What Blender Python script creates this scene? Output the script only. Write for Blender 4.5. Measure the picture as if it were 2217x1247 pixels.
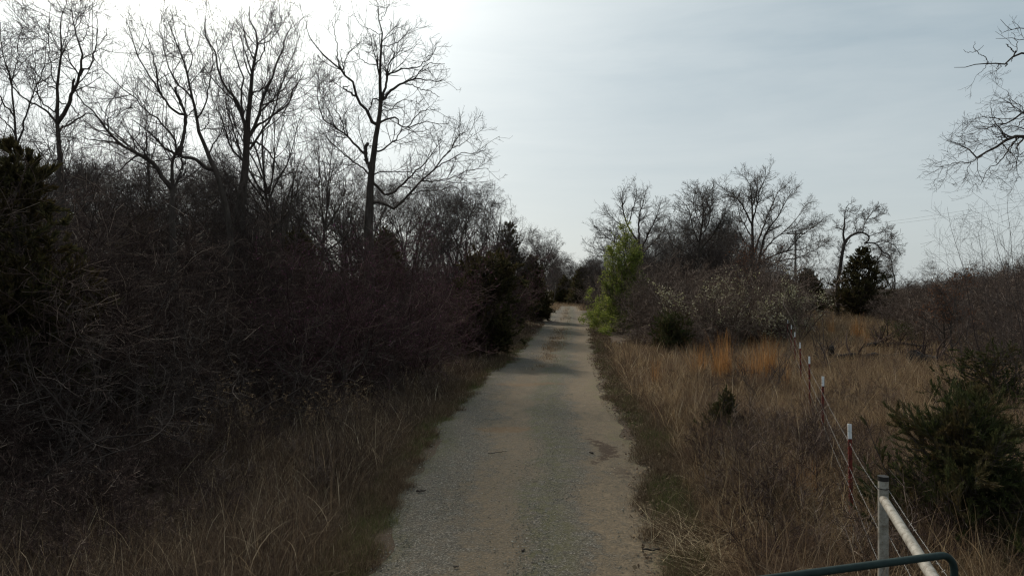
import bpy, math
import numpy as np
from math import radians as R
for o in list(bpy.data.objects): bpy.data.objects.remove(o)
SC = bpy.context.scene
COL = SC.collection
# ------------------------------------------------------------------ camera
F, CX, CY, H = 1497.0, 1108.5, 623.5, 2.9
cam = bpy.data.cameras.new('camera'); cam.sensor_width = 36; cam.lens = F/2217*36
cam.clip_start = 0.1; cam.clip_end = 6000
co = bpy.data.objects.new('camera', cam); COL.objects.link(co)
co.location = (0, 0, H); co.rotation_euler = (R(90), 0, 0)
SC.camera = co
# ------------------------------------------------------------------ sky and sun
SUN_EL, SUN_AZ = 35.0, -25.0          # azimuth measured from +Y towards +X
sv = (math.sin(R(SUN_AZ))*math.cos(R(SUN_EL)), math.cos(R(SUN_AZ))*math.cos(R(SUN_EL)), math.sin(R(SUN_EL)))
W = bpy.data.worlds.new('World'); SC.world = W; W.use_nodes = True
nt = W.node_tree; nt.nodes.clear()
def N(t, **k):
    n = CUR.nodes.new(t)
    for a, b in k.items(): setattr(n, a, b)
    return n
def L(a, b): CUR.links.new(a, b)
def val(sock, v): sock.default_value = v
def MATH(op, a, b=None, clamp=False):
    n = N('ShaderNodeMath', operation=op, use_clamp=clamp)
    for i, x in enumerate((a, b)):
        if x is None: continue
        if isinstance(x, (int, float)): n.inputs[i].default_value = x
        else: L(x, n.inputs[i])
    return n.outputs[0]
def MIX(f, a, b, mode='MIX'):
    n = N('ShaderNodeMix', data_type='RGBA', blend_type=mode)
    for s, x in ((0, f), (6, a), (7, b)):
        if isinstance(x, (int, float)): n.inputs[s].default_value = x
        elif isinstance(x, tuple): n.inputs[s].default_value = (*x, 1)[:4]
        else: L(x, n.inputs[s])
    return n.outputs[2]
def RAMP(f, stops, interp='LINEAR'):
    n = N('ShaderNodeValToRGB'); r = n.color_ramp; r.interpolation = interp
    while len(r.elements) < len(stops): r.elements.new(0.5)
    for e, (p, c) in zip(r.elements, stops):
        e.position = p; e.color = (*c, 1)[:4] if isinstance(c, tuple) else (c, c, c, 1)
    L(f, n.inputs[0]); return n.outputs[0]
def NOISE(vec, scale, detail=4, rough=.55, dist=0.0):
    n = N('ShaderNodeTexNoise'); n.inputs['Scale'].default_value = scale
    n.inputs['Detail'].default_value = detail; n.inputs['Roughness'].default_value = rough
    n.inputs['Distortion'].default_value = dist
    if vec is not None: L(vec, n.inputs['Vector'])
    return n.outputs[0]
CUR = nt
sky = N('ShaderNodeTexSky'); sky.sky_type = 'NISHITA'; sky.sun_disc = False
sky.sun_elevation = R(SUN_EL); sky.sun_rotation = R(SUN_AZ); sky.dust_density = 2.0
tc = N('ShaderNodeTexCoord')
dot = N('ShaderNodeVectorMath', operation='DOT_PRODUCT'); L(tc.outputs['Generated'], dot.inputs[0]); dot.inputs[1].default_value = sv
ang = MATH('ARCCOSINE', MATH('MINIMUM', dot.outputs['Value'], 0.99999))
glow = MATH('POWER', math.e, MATH('MULTIPLY', ang, -1/R(13)))
mp = N('ShaderNodeMapping'); mp.inputs['Scale'].default_value = (1.0, 1.0, 5.5); mp.inputs['Rotation'].default_value = (R(4), R(7), 0)
L(tc.outputs['Generated'], mp.inputs['Vector'])
n1 = NOISE(mp.outputs[0], 1.7, 6, .55, .7)
n2 = NOISE(mp.outputs[0], 5.0, 5, .6, .4)
cl = MATH('ADD', MATH('MULTIPLY', n1, .75), MATH('MULTIPLY', n2, .25))
thin = RAMP(cl, [(0.33, 0.0), (0.68, 1.0)])
# cloud layer: grey veil, brighter around the sun (forward scattering), fine streaks
base = MIX(thin, (3.5, 4.42, 4.95), (5.15, 5.88, 6.15))
sz = N('ShaderNodeSeparateXYZ'); L(tc.outputs['Generated'], sz.inputs[0])
base = MIX(RAMP(sz.outputs[2], [(0.0, .75), (.30, 0.0)]), base, (6.1, 6.55, 6.55))
gl = MIX(MATH('MULTIPLY', glow, 1.0), (0, 0, 0), (32, 31.2, 28.5))
cloud = MIX(1.0, base, gl, 'ADD')
skyc = MIX(0.86, MIX(1.0, sky.outputs[0], (.9, .9, .9), 'MULTIPLY'), cloud)
bg = N('ShaderNodeBackground'); bg.inputs['Strength'].default_value = 0.1
L(skyc, bg.inputs['Color'])
out = N('ShaderNodeOutputWorld'); L(bg.outputs[0], out.inputs[0])
sl = bpy.data.lights.new('sun', 'SUN'); sl.energy = 3.2; sl.angle = R(5); sl.color = (1, .87, .70)
so = bpy.data.objects.new('sun', sl); COL.objects.link(so)
from mathutils import Vector
so.rotation_euler = Vector(sv).to_track_quat('Z', 'Y').to_euler(); so.location = (-20, 30, 30)
vs = SC.view_settings; vs.view_transform = 'Standard'; vs.look = 'None'; vs.exposure = 0.0; vs.gamma = 1.0
SC.cycles.max_bounces = 5; SC.cycles.diffuse_bounces = 3; SC.cycles.transmission_bounces = 3
SC.cycles.filter_width = 1.25

# ------------------------------------------------------------------ materials
def new_mat(name):
    global CUR
    m = bpy.data.materials.new(name); m.use_nodes = True; CUR = m.node_tree
    CUR.nodes.clear()
    return m
def finish(col, rough=.9, bump=None, bstr=.4, bdist=.02, transl=None, metal=0.0, spec=.25):
    p = N('ShaderNodeBsdfPrincipled')
    if isinstance(col, tuple): p.inputs['Base Color'].default_value = (*col, 1)
    else: L(col, p.inputs['Base Color'])
    if isinstance(rough, (int, float)): p.inputs['Roughness'].default_value = rough
    else: L(rough, p.inputs['Roughness'])
    p.inputs['Metallic'].default_value = metal
    p.inputs['Specular IOR Level'].default_value = spec
    if bump is not None:
        b = N('ShaderNodeBump'); b.inputs['Strength'].default_value = bstr; b.inputs['Distance'].default_value = bdist
        L(bump, b.inputs['Height']); L(b.outputs[0], p.inputs['Normal'])
    o = N('ShaderNodeOutputMaterial'); s = p.outputs[0]
    if transl:
        t = N('ShaderNodeBsdfTranslucent')
        if isinstance(col, tuple): t.inputs[0].default_value = (*col, 1)
        else: L(col, t.inputs[0])
        mx = N('ShaderNodeMixShader'); mx.inputs[0].default_value = transl
        L(s, mx.inputs[1]); L(t.outputs[0], mx.inputs[2]); s = mx.outputs[0]
    L(s, o.inputs[0])
def island(name, stops, rough=.9, transl=None, spec=.2, patch=None):
    """colour chosen per blade / leaf / twig; patch = (scale, colour, amount) adds large irregular colour patches"""
    m = new_mat(name)
    g = N('ShaderNodeNewGeometry'); c = RAMP(g.outputs['Random Per Island'], stops)
    if patch:
        tcn = N('ShaderNodeTexCoord')
        n = NOISE(tcn.outputs['Object'], patch[0], 3)
        c = MIX(RAMP(n, [(.45, 0.0), (.62, patch[2])]), c, patch[1])
    finish(c, rough, transl=transl, spec=spec)
    return m
def bark(name, c1, c2, scale=9):
    m = new_mat(name); tcn = N('ShaderNodeTexCoord')
    mpn = N('ShaderNodeMapping'); mpn.inputs['Scale'].default_value = (1, 1, .25); L(tcn.outputs['Object'], mpn.inputs[0])
    n = NOISE(mpn.outputs[0], scale, 6, .65)
    finish(RAMP(n, [(.3, c1), (.7, c2)]), .95, bump=n, bstr=.8, bdist=.03, spec=.15)
    return m
M = {}
M['bark'] = bark('bark', (.030, .024, .020), (.085, .070, .060))
M['bark_pale'] = bark('bark_pale', (.05, .045, .04), (.15, .135, .12))
M['twig'] = island('twig', [(0, (.030, .022, .021)), (.5, (.055, .042, .038)), (.9, (.085, .068, .062)), (1, (.15, .13, .115))])
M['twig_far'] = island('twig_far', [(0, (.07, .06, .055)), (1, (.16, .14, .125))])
M['brush'] = island('brush', [(0, (.016, .009, .008)), (.5, (.036, .021, .018)), (.86, (.070, .045, .037)), (.96, (.15, .108, .085)), (1, (.32, .25, .20))])
M['brush_red'] = island('brush_red', [(0, (.022, .011, .011)), (.6, (.052, .026, .026)), (.93, (.10, .062, .056)), (1, (.25, .18, .15))])
M['brush_tan'] = island('brush_tan', [(0, (.032, .022, .018)), (.5, (.080, .055, .043)), (.86, (.17, .125, .10)), (1, (.42, .34, .28))])
M['bud'] = island('redbud_blossom', [(0, (.09, .028, .055)), (1, (.20, .075, .14))], transl=.3)
M['cedar'] = island('cedar_foliage', [(0, (.024, .023, .010)), (.6, (.054, .050, .020)), (1, (.11, .092, .038))], transl=.25, patch=(1.3, (.055, .034, .014), .6))
M['cedar_green'] = island('cedar_foliage_green', [(0, (.020, .026, .009)), (.6, (.045, .055, .018)), (1, (.09, .095, .035))], transl=.25, patch=(2.5, (.085, .058, .028), .75))
M['leaf_green'] = island('spring_leaf', [(0, (.09, .125, .022)), (.6, (.185, .225, .045)), (1, (.33, .35, .09))], transl=.5, rough=.6)
M['leaf_brown'] = island('dead_leaf', [(0, (.06, .030, .018)), (1, (.19, .095, .055))], transl=.3)
M['litter'] = island('leaf_litter', [(0, (.05, .032, .02)), (.7, (.125, .082, .048)), (1, (.28, .21, .13))], transl=.1)
M['blossom'] = island('pale_blossom', [(0, (.25, .24, .12)), (.6, (.42, .40, .25)), (1, (.62, .60, .46))], transl=.35)
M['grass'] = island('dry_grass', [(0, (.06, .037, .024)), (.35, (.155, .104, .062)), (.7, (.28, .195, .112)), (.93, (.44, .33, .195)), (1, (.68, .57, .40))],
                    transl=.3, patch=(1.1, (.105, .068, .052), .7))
M['grass_dark'] = island('shade_tinted_dry_grass', [(0, (.035, .023, .018)), (.5, (.085, .058, .041)), (.82, (.17, .122, .080)), (.96, (.32, .245, .16)), (1, (.55, .46, .33))], transl=.25)  # dead weed browns, darkened further so the left verge's shade sits in the colour
M['grass_orange'] = island('orange_grass', [(0, (.12, .060, .026)), (.5, (.27, .125, .042)), (1, (.50, .29, .12))], transl=.4)
M['grass_green'] = island('green_grass', [(0, (.045, .055, .018)), (.6, (.085, .098, .032)), (1, (.18, .17, .07))], transl=.3)
M['straw'] = island('straw', [(0, (.22, .16, .09)), (1, (.52, .43, .28))], transl=.2)
M['stone'] = island('gravel_stone', [(0, (.06, .056, .045)), (.6, (.135, .128, .10)), (.93, (.22, .21, .17)), (1, (.38, .365, .30))], spec=.3)
# rust red steel with flaking
m = M['post_red'] = new_mat('post_red_paint'); t_ = N('ShaderNodeTexCoord'); n = NOISE(t_.outputs['Object'], 22, 5)
finish(RAMP(n, [(.38, (.055, .018, .014)), (.55, (.16, .030, .022)), (.75, (.21, .055, .035))]), .7, bump=n, bdist=.003)
m = M['post_white'] = new_mat('post_white_paint'); t_ = N('ShaderNodeTexCoord'); n = NOISE(t_.outputs['Object'], 30, 5)
finish(RAMP(n, [(.3, (.30, .29, .27)), (.45, (.66, .68, .69))]), .6)
m = M['wire'] = new_mat('galvanised_wire'); finish((.26, .26, .25), .5, metal=.5)
m = M['pipe'] = new_mat('weathered_pipe'); t_ = N('ShaderNodeTexCoord'); n = NOISE(t_.outputs['Object'], 14, 6, .7); n_ = NOISE(t_.outputs['Object'], 70, 3, .7)
c = RAMP(n, [(.35, (.12, .105, .082)), (.5, (.24, .23, .20)), (.7, (.34, .33, .30))])
finish(MIX(RAMP(n_, [(.58, 0.0), (.68, .8)]), c, (.13, .085, .055)), .6, bump=n_, bdist=.002, spec=.4)
m = M['gate'] = new_mat('dark_green_paint'); t_ = N('ShaderNodeTexCoord'); n = NOISE(t_.outputs['Object'], 18, 4)
finish(RAMP(n, [(.35, (.006, .016, .016)), (.7, (.013, .028, .026))]), .65, spec=.2)
m = M['dark'] = new_mat('charred_wood'); t_ = N('ShaderNodeTexCoord'); n = NOISE(t_.outputs['Object'], 9, 6)
finish(RAMP(n, [(.4, (.009, .008, .009)), (.75, (.05, .045, .045))]), .95, bump=n, bdist=.03)
m = M['pole'] = new_mat('grey_pole_wood'); t_ = N('ShaderNodeTexCoord'); n = NOISE(t_.outputs['Object'], 5, 4)
finish(RAMP(n, [(.3, (.10, .095, .085)), (.7, (.19, .18, .165))]), .9)
m = M['black'] = new_mat('black_cap'); finish((.015, .014, .013), .6)
# ground
m = M['ground'] = new_mat('leafy_soil'); t_ = N('ShaderNodeTexCoord')
n = NOISE(t_.outputs['Object'], .45, 5); n2 = NOISE(t_.outputs['Object'], 14, 6, .7); n3 = NOISE(t_.outputs['Object'], 60, 4, .7)
c = MIX(n2, (.026, .018, .012), (.105, .070, .045))
c = MIX(RAMP(n, [(.45, 0.0), (.62, .6)]), c, (.05, .05, .022))
c = MIX(RAMP(n3, [(.55, 0.0), (.72, .55)]), c, (.22, .16, .10))
finish(c, .95, bump=n3, bstr=.9, bdist=.03)
# gravel road: u across (0 left .. 1 right), v along in metres, from the mesh's UV map
m = M['road'] = new_mat('gravel_road'); uvn = N('ShaderNodeUVMap'); sep = N('ShaderNodeSeparateXYZ'); L(uvn.outputs[0], sep.inputs[0])
U, V = sep.outputs[0], sep.outputs[1]
t_ = N('ShaderNodeTexCoord'); O = t_.outputs['Object']
mpr = N('ShaderNodeMapping'); mpr.inputs['Scale'].default_value = (1, .28, 1); L(O, mpr.inputs[0])
w1 = NOISE(mpr.outputs[0], 1.3, 5, .6); w2 = NOISE(O, 5, 6, .7); w3 = NOISE(O, 28, 5, .75)
vor = N('ShaderNodeTexVoronoi'); vor.inputs['Scale'].default_value = 62; L(O, vor.inputs['Vector'])
vor2 = N('ShaderNodeTexVoronoi'); vor2.inputs['Scale'].default_value = 85; L(O, vor2.inputs['Vector'])
bw = N('ShaderNodeSeparateColor'); L(vor.outputs['Color'], bw.inputs[0])
Uw = MATH('ADD', U, MATH('ADD', MATH('MULTIPLY', MATH('SUBTRACT', w1, .5), .34), MATH('MULTIPLY', MATH('SUBTRACT', w2, .5), .22)))
# how sandy each strip is: two wheel tracks swept to sand, gravel between and at the left edge
sandy = RAMP(Uw, [(0.0, .10), (.20, .12), (.33, .70), (.45, .66), (.54, .12), (.70, .16), (.78, .80), (.97, .92)])
sandy = MATH('ADD', sandy, MATH('MULTIPLY', MATH('SUBTRACT', w2, .5), 2.0))
sandy = MATH('ADD', sandy, MATH('MULTIPLY', MATH('SUBTRACT', w3, .5), 2.2), True)
grav = RAMP(bw.outputs[0], [(0, (.058, .052, .043)), (.35, (.102, .094, .077)), (.75, (.155, .143, .119)), (1, (.31, .29, .25))])
grav = MIX(RAMP(vor.outputs['Distance'], [(.35, 0.0), (.75, .6)]), grav, (.055, .052, .044))
sand = MIX(w3, (.070, .054, .036), (.205, .157, .100))
sand = MIX(RAMP(w2, [(.4, 0.0), (.65, .4)]), sand, (.15, .12, .085))
c = MIX(sandy, grav, sand)
mossf = RAMP(Uw, [(0.0, .75), (.06, .35), (.12, 0.0), (.46, .0), (.55, .6), (.64, .45), (.72, 0.0), (.92, .0), (1.0, .5)])
mossf = MATH('MULTIPLY', mossf, RAMP(w2, [(.40, 0.0), (.60, 1.0)]))
c = MIX(mossf, c, (.085, .09, .035))
# dark damp hollows and a red brown puddle scar
def blob(cu, cv, ru, rv):
    a = MATH('POWER', MATH('DIVIDE', MATH('SUBTRACT', U, cu), ru), 2)
    b = MATH('POWER', MATH('DIVIDE', MATH('SUBTRACT', V, cv), rv), 2)
    d = MATH('ADD', MATH('ADD', a, b), MATH('ADD', MATH('MULTIPLY', MATH('SUBTRACT', w3, .5), 3.5), MATH('MULTIPLY', MATH('SUBTRACT', w2, .5), 5.0)))
    return RAMP(d, [(.55, 1.0), (1.0, 0.0)])
c = MIX(MATH('MULTIPLY', blob(.80, 12.4, .05, .9), .9), c, (.055, .034, .022))
c = MIX(MATH('MULTIPLY', blob(.86, 10.9, .04, .35), .6), c, (.07, .05, .035))
c = MIX(MATH('MULTIPLY', blob(.36, 14.2, .16, .30), .75), c, (.15, .098, .055))
c = MIX(MATH('MULTIPLY', blob(.42, 20.8, .30, .35), .7), c, (.16, .11, .065))
hgt = MATH('SUBTRACT', MATH('MULTIPLY', MATH('SUBTRACT', 1.0, sandy), MATH('SUBTRACT', 1.0, vor.outputs['Distance'])), MATH('MULTIPLY', w3, .4))
finish(c, .95, bump=hgt, bstr=1.0, bdist=.022, spec=.2)

# ------------------------------------------------------------------ mesh helpers
def unit(v): return v/np.maximum(np.linalg.norm(v, axis=-1, keepdims=True), 1e-9)
class G:
    """collects geometry and links it as one mesh object"""
    def __init__(s): s.v = []; s.f = []; s.n = 0; s.t = []; s.fs = []
    def add(s, v, f, smooth=False):
        v = np.asarray(v, float).reshape(-1, 3); f = np.asarray(f, int)
        if len(f): s.f.append(f + s.n); s.fs.append(smooth)
        s.v.append(v); s.n += len(v); return s
    def tubes(s, P, Rd, sides=3, smooth=True, rng=None, cap=False):
        P = np.asarray(P, float); Rd = np.asarray(Rd, float)
        if len(P) == 0: return s
        n, k, _ = P.shape
        T = np.empty_like(P); T[:, 1:-1] = P[:, 2:]-P[:, :-2]; T[:, 0] = P[:, 1]-P[:, 0]; T[:, -1] = P[:, -1]-P[:, -2]
        T = unit(T)
        m = unit(T.mean(1)); ref = np.where(np.abs(m[:, 2:3]) < .8, np.array([[0, 0, 1.]]), np.array([[1., 0, 0]]))
        A = unit(np.cross(T, ref[:, None, :])); B = np.cross(T, A)
        th = np.arange(sides)/sides*2*np.pi
        V = P[:, :, None, :] + Rd[:, :, None, None]*(np.cos(th)[:, None]*A[:, :, None, :] + np.sin(th)[:, None]*B[:, :, None, :])
        idx = np.arange(n*k*sides).reshape(n, k, sides)
        a = idx[:, :-1, :]; b = idx[:, 1:, :]; a2 = np.roll(a, -1, 2); b2 = np.roll(b, -1, 2)
        s.add(V, np.stack([a, a2, b2, b], -1).reshape(-1, 4), smooth)
        if cap:
            for e in (0, -1):
                if sides == 4: s.add(V[:, e], np.arange(n*4).reshape(n, 4))
                else:
                    c = P[:, e][:, None, :]; VV = np.concatenate([V[:, e], c], 1); m_ = sides+1
                    i = np.arange(sides); o_ = np.arange(n)[:, None]*m_
                    tri = np.stack([o_+i, o_+(i+1) % sides, np.broadcast_to(o_+sides, (n, sides)), np.broadcast_to(o_+sides, (n, sides))], -1).reshape(-1, 4)
                    s.add(VV, tri)
        return s
    def box(s, c, d, ax=None):
        c = np.array(c, float); d = np.array(d, float)/2
        q = np.array([[x, y, z] for x in (-1, 1) for y in (-1, 1) for z in (-1, 1)], float)*d
        if ax is not None: q = q @ np.array(ax)
        s.add(q+c, [[0, 1, 3, 2], [4, 6, 7, 5], [0, 4, 5, 1], [2, 3, 7, 6], [0, 2, 6, 4], [1, 5, 7, 3]]); return s
    def build(s, name, mat, parent=None, data=None):
        if data is None: data = s.mesh(name, mat)
        o = bpy.data.objects.new(name, data); COL.objects.link(o)
        if parent is not None: o.parent = parent
        return o
    def mesh(s, name, mat):
        me = bpy.data.meshes.new(name)
        V = np.concatenate(s.v) if s.v else np.zeros((0, 3)); 
        quads = np.concatenate(s.f)
        sm = np.concatenate([np.full(len(f), x) for f, x in zip(s.f, s.fs)])
        tri = quads[:, 2] == quads[:, 3]
        tot = np.where(tri, 3, 4); st = np.concatenate([[0], np.cumsum(tot)[:-1]])
        mask = np.ones(quads.shape, bool); mask[tri, 3] = False
        me.vertices.add(len(V)); me.vertices.foreach_set('co', V.astype(np.float32).ravel())
        lp = quads[mask]
        me.loops.add(len(lp)); me.loops.foreach_set('vertex_index', lp.astype(np.int32))
        me.polygons.add(len(quads)); me.polygons.foreach_set('loop_start', st.astype(np.int32))
        me.update(calc_edges=True)
        me.polygons.foreach_set('use_smooth', sm)
        me.materials.append(mat)
        return me
def empty(name, loc=(0, 0, 0), rz=0, sc=1.0):
    o = bpy.data.objects.new(name, None); COL.objects.link(o); o.location = loc; o.rotation_euler = (0, 0, rz)
    o.scale = (sc, sc, sc) if isinstance(sc, (int, float)) else sc; o.empty_display_size = .3
    return o
def tag(o, label, cat, group=None):
    o['label'] = label; o['category'] = cat
    if group: o['group'] = group
    return o
def dup(root, loc, rz, sc, label=None, group=None):
    r = root.copy(); COL.objects.link(r); r.location = loc; r.rotation_euler = (0, 0, rz)
    r.scale = (sc, sc, sc) if isinstance(sc, (int, float)) else sc
    if label: r['label'] = label
    if group: r['group'] = group
    for ch in list(root.children):
        c = ch.copy(); COL.objects.link(c); c.parent = r
    return r
ORD = 'first second third fourth fifth sixth seventh eighth ninth tenth eleventh twelfth thirteenth fourteenth fifteenth sixteenth seventeenth eighteenth nineteenth twentieth'.split()
def ordinals(group):
    """give each member of a small group its own label by its place from the left of the photo"""
    ob = sorted([x for x in COL.objects if x.get('group') == group], key=lambda x: x.location[0]/x.location[1])
    for k, x in enumerate(ob):
        x['label'] = x['label'] + (', leftmost one' if k == 0 else ', rightmost one' if k == len(ob)-1 else ', %s from the left' % ORD[k])
def px(u, v, d):                       # a pixel of the 2217 px photograph at distance d
    return np.array([(u-CX)/F*d, d, H-(v-CY)/F*d])
def gx(u, d): return (u-CX)/F*d
rs = np.random.RandomState
def vnoise(x, y, s, seed=0):           # smooth value noise 0..1
    t = rs(seed).rand(64, 64); x = np.asarray(x)/s; y = np.asarray(y)/s
    i = np.floor(x).astype(int); j = np.floor(y).astype(int); fx = x-i; fy = y-j
    fx = fx*fx*(3-2*fx); fy = fy*fy*(3-2*fy)
    g = lambda a, b: t[a % 64, b % 64]
    return (g(i, j)*(1-fx)+g(i+1, j)*fx)*(1-fy)+(g(i, j+1)*(1-fx)+g(i+1, j+1)*fx)*fy

# ------------------------------------------------------------------ ground and road
RL = np.array([(3.0, -1.5), (6.9, -1.47), (9.5, -1.55), (14.2, -1.5), (22.7, -.75), (27.5, .02), (57, 2.75), (98, 6.5), (116, 8.0), (140, 8.6), (170, 5.0), (210, -8)])
RR = np.array([(3.0, 1.5), (6.9, 1.46), (9.5, 1.85), (14.2, 2.50), (17, 2.45), (22.7, 2.95), (27.5, 3.25), (57, 6.3), (98, 9.7), (116, 10.5), (140, 11.2), (170, 7.4), (210, -5.6)])
road_l = lambda y: np.interp(y, RL[:, 0], RL[:, 1])
road_r = lambda y: np.interp(y, RR[:, 0], RR[:, 1])
def gz(x, y):
    x = np.asarray(x, float); y = np.asarray(y, float)
    d = np.maximum(road_l(y)-x, x-road_r(y))           # distance outside the road
    k = np.clip(d/1.5, 0, 1)
    b = (vnoise(x, y, 2.3, 3)-.45)*.16 + (vnoise(x, y, .7, 4)-.5)*.06
    far = np.clip((y-120)/200, 0, 1)*0
    return k*b + np.clip((d-1)/6, 0, 1)*.0 - .012
def sheet(xs, ys):
    X, Y = np.meshgrid(xs, ys); Z = gz(X, Y)
    V = np.stack([X, Y, Z], -1); i = np.arange(X.size).reshape(X.shape)
    f = np.stack([i[:-1, :-1], i[:-1, 1:], i[1:, 1:], i[1:, :-1]], -1).reshape(-1, 4)
    return V, f
xs = np.concatenate([[-1500, -600, -250, -120, -70], np.arange(-45, -12, 1.5), np.arange(-12, 14, .2), np.arange(14, 60, 1.5), [80, 120, 250, 600, 1500]])
ys = np.concatenate([[-400, -100, -30, -8], np.arange(-2, 36, .2), np.arange(36, 120, 1.5), np.arange(120, 260, 8), [300, 400, 700, 1500, 3000]])
g = G(); V, f = sheet(xs, ys); g.add(V, f, True)
o = g.build('ground', M['ground']); o['kind'] = 'structure'
# road sheet with uneven edges
yy = np.concatenate([np.arange(-12, 45, .12), np.arange(45, 205, 1.0)]); uu = np.linspace(0, 1, 15)
le = road_l(yy)-.05 + (vnoise(yy, yy*0, .55, 8)-.5)*.5 + (vnoise(yy, yy*0, 2.1, 9)-.5)*.3
re = road_r(yy)+.05 + (vnoise(yy, yy*0+5, .5, 10)-.5)*.55 + (vnoise(yy, yy*0+5, 2.4, 11)-.5)*.35
X = le[:, None]*(1-uu)+re[:, None]*uu; Y = np.repeat(yy[:, None], len(uu), 1)
Z = .012 + (vnoise(X, Y, 1.4, 12)-.5)*.02 - .028*np.exp(-((uu[None]-.36)/.10)**2) - .028*np.exp(-((uu[None]-.84)/.10)**2)+ .02*np.exp(-((uu[None]-.6)/.10)**2)
Z[:, 0] = -.006; Z[:, -1] = -.006; Z = np.maximum(Z, -.006)
i = np.arange(X.size).reshape(X.shape); f = np.stack([i[:-1, :-1], i[:-1, 1:], i[1:, 1:], i[1:, :-1]], -1).reshape(-1, 4)
g = G(); g.add(np.stack([X, Y, Z], -1), f, True); o = g.build('gravel_road', M['road']); o['kind'] = 'structure'
uvl = o.data.uv_layers.new(name='UVMap'); vi = np.empty(len(o.data.loops), np.int32); o.data.loops.foreach_get('vertex_index', vi)
uv = np.stack([np.repeat(uu[None], len(yy), 0).ravel()[vi], Y.ravel()[vi]], -1); uvl.data.foreach_set('uv', uv.astype(np.float32).ravel())
def road_z(x, y): return 0.0

# ------------------------------------------------------------------ plants: generators
def resample(pts, k):
    pts = np.asarray(pts, float); P = np.vstack([2*pts[0]-pts[1], pts, 2*pts[-1]-pts[-2]])
    seg = np.linalg.norm(np.diff(pts, axis=0), axis=1); cum = np.concatenate([[0], np.cumsum(seg)]); L_ = cum[-1]
    o = []
    for t in np.linspace(0, L_, k):
        i = min(np.searchsorted(cum, t, 'right')-1, len(pts)-2); f = (t-cum[i])/max(seg[i], 1e-9)
        a, b, c, d = P[i], P[i+1], P[i+2], P[i+3]
        o.append(.5*((2*b)+(-a+c)*f+(2*a-5*b+4*c-d)*f*f+(-a+3*b-3*c+d)*f**3))
    return np.array(o)
def spawn(rng, P, Rd, n, t0, t1, a0, a1, l0, l1, S, gn, up, rf, rt, taper=.5, out=0.0, ctr=None, rmax=None, wt=None):
    """n children grown off the polylines P; absolute lengths l0..l1, shorter towards the parent's tip"""
    m, k, _ = P.shape; seg = np.linalg.norm(np.diff(P, axis=1), axis=2); Lp = seg.sum(1); pw = Lp if wt is None else Lp*wt
    idx = rng.choice(m, n, p=pw/pw.sum()); t = t0+(t1-t0)*rng.rand(n); q = t*(k-1); i = np.minimum(q.astype(int), k-2); f = (q-i)[:, None]
    pos = P[idx, i]*(1-f)+P[idx, i+1]*f; dr = unit(P[idx, i+1]-P[idx, i]); r = Rd[idx, i]*(1-f[:, 0])+Rd[idx, i+1]*f[:, 0]
    pr = unit(np.cross(dr, rng.randn(n, 3))); a = np.radians(a0+(a1-a0)*rng.rand(n))[:, None]
    d = unit(np.cos(a)*dr+np.sin(a)*pr)
    ln = (l0+(l1-l0)*rng.rand(n))*(1-taper*t)
    ln = np.minimum(ln, Lp[idx]*.85)
    Q = np.empty((n, S, 3)); Q[:, 0] = pos; st = (ln/(S-1))[:, None]
    for s in range(1, S):
        d = d + gn*rng.randn(n, 3); d[:, 2] += up
        if ctr is not None: d += out*unit(Q[:, s-1]-ctr)
        d = unit(d); Q[:, s] = Q[:, s-1]+d*st
    r0 = np.minimum(r*rf, ln*.022 if rmax is None else rmax)
    r0 = np.maximum(r0, rt)
    RR_ = r0[:, None]*(1-np.linspace(0, 1, S))+rt*np.linspace(0, 1, S)
    return Q, RR_
def gnarl(rng, P, amp):
    n, k, _ = P.shape; w = rng.randn(n, k, 3)*amp; w[:, 0] = 0
    w[:, 1:-1] = .5*w[:, 1:-1]+.25*(w[:, :-2]+w[:, 2:]); return P+w
def twigs(rng, P, Rd, sc, dens=1.0, tip=.003, gn=.22, up=.05, levels=3, wts=None):
    """three orders of branchlets on main limbs; sc = size of the tree relative to 12 m"""
    seg = np.linalg.norm(np.diff(P, axis=1), axis=2).sum(1)
    if wts is not None: seg = seg*wts
    n1 = max(8, int(seg.sum()/sc*1.55*dens))
    A, Ra = spawn(rng, P, Rd, n1, .22, 1, 28, 70, 1.1*sc, 2.5*sc, 9, gn, up, .55, tip*1.3, wt=wts)
    B, Rb = spawn(rng, A, Ra, n1*6, .12, 1, 25, 70, .45*sc, 1.15*sc, 6, gn*1.1, up, .65, tip)
    out_ = [(A, Ra, 4), (B, Rb, 3)]
    if levels > 2:
        C, Rc = spawn(rng, B, Rb, n1*18, .15, 1, 25, 65, .18*sc, .5*sc, 4, gn*1.1, up, .7, tip*.8)
        out_.append((C, Rc, 3))
    return out_
def crown_mesh(parts, name, mat):
    g = G()
    for P, Rd, s_ in parts: g.tubes(P, Rd, s_)
    return g.mesh(name, mat)
def leaves_on(rng, P, n, size, spread=.05, t0=.2):
    """n small pointed leaves along polylines; returns verts and faces"""
    m, k, _ = P.shape; idx = rng.randint(0, m, n); q = (t0+(1-t0)*rng.rand(n))*(k-1); i = np.minimum(q.astype(int), k-2); f = (q-i)[:, None]
    pos = P[idx, i]*(1-f)+P[idx, i+1]*f+rng.randn(n, 3)*spread
    a = unit(rng.randn(n, 3)); b = unit(np.cross(a, rng.randn(n, 3))); s_ = (size*(.6+.8*rng.rand(n)))[:, None]
    nrm = np.cross(a, b)
    V = np.stack([pos, pos+a*s_*.5+b*s_*.32+nrm*s_*.08, pos+a*s_, pos+a*s_*.5-b*s_*.32+nrm*s_*.08], 1)
    return V, np.arange(n*4).reshape(n, 4)
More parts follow.
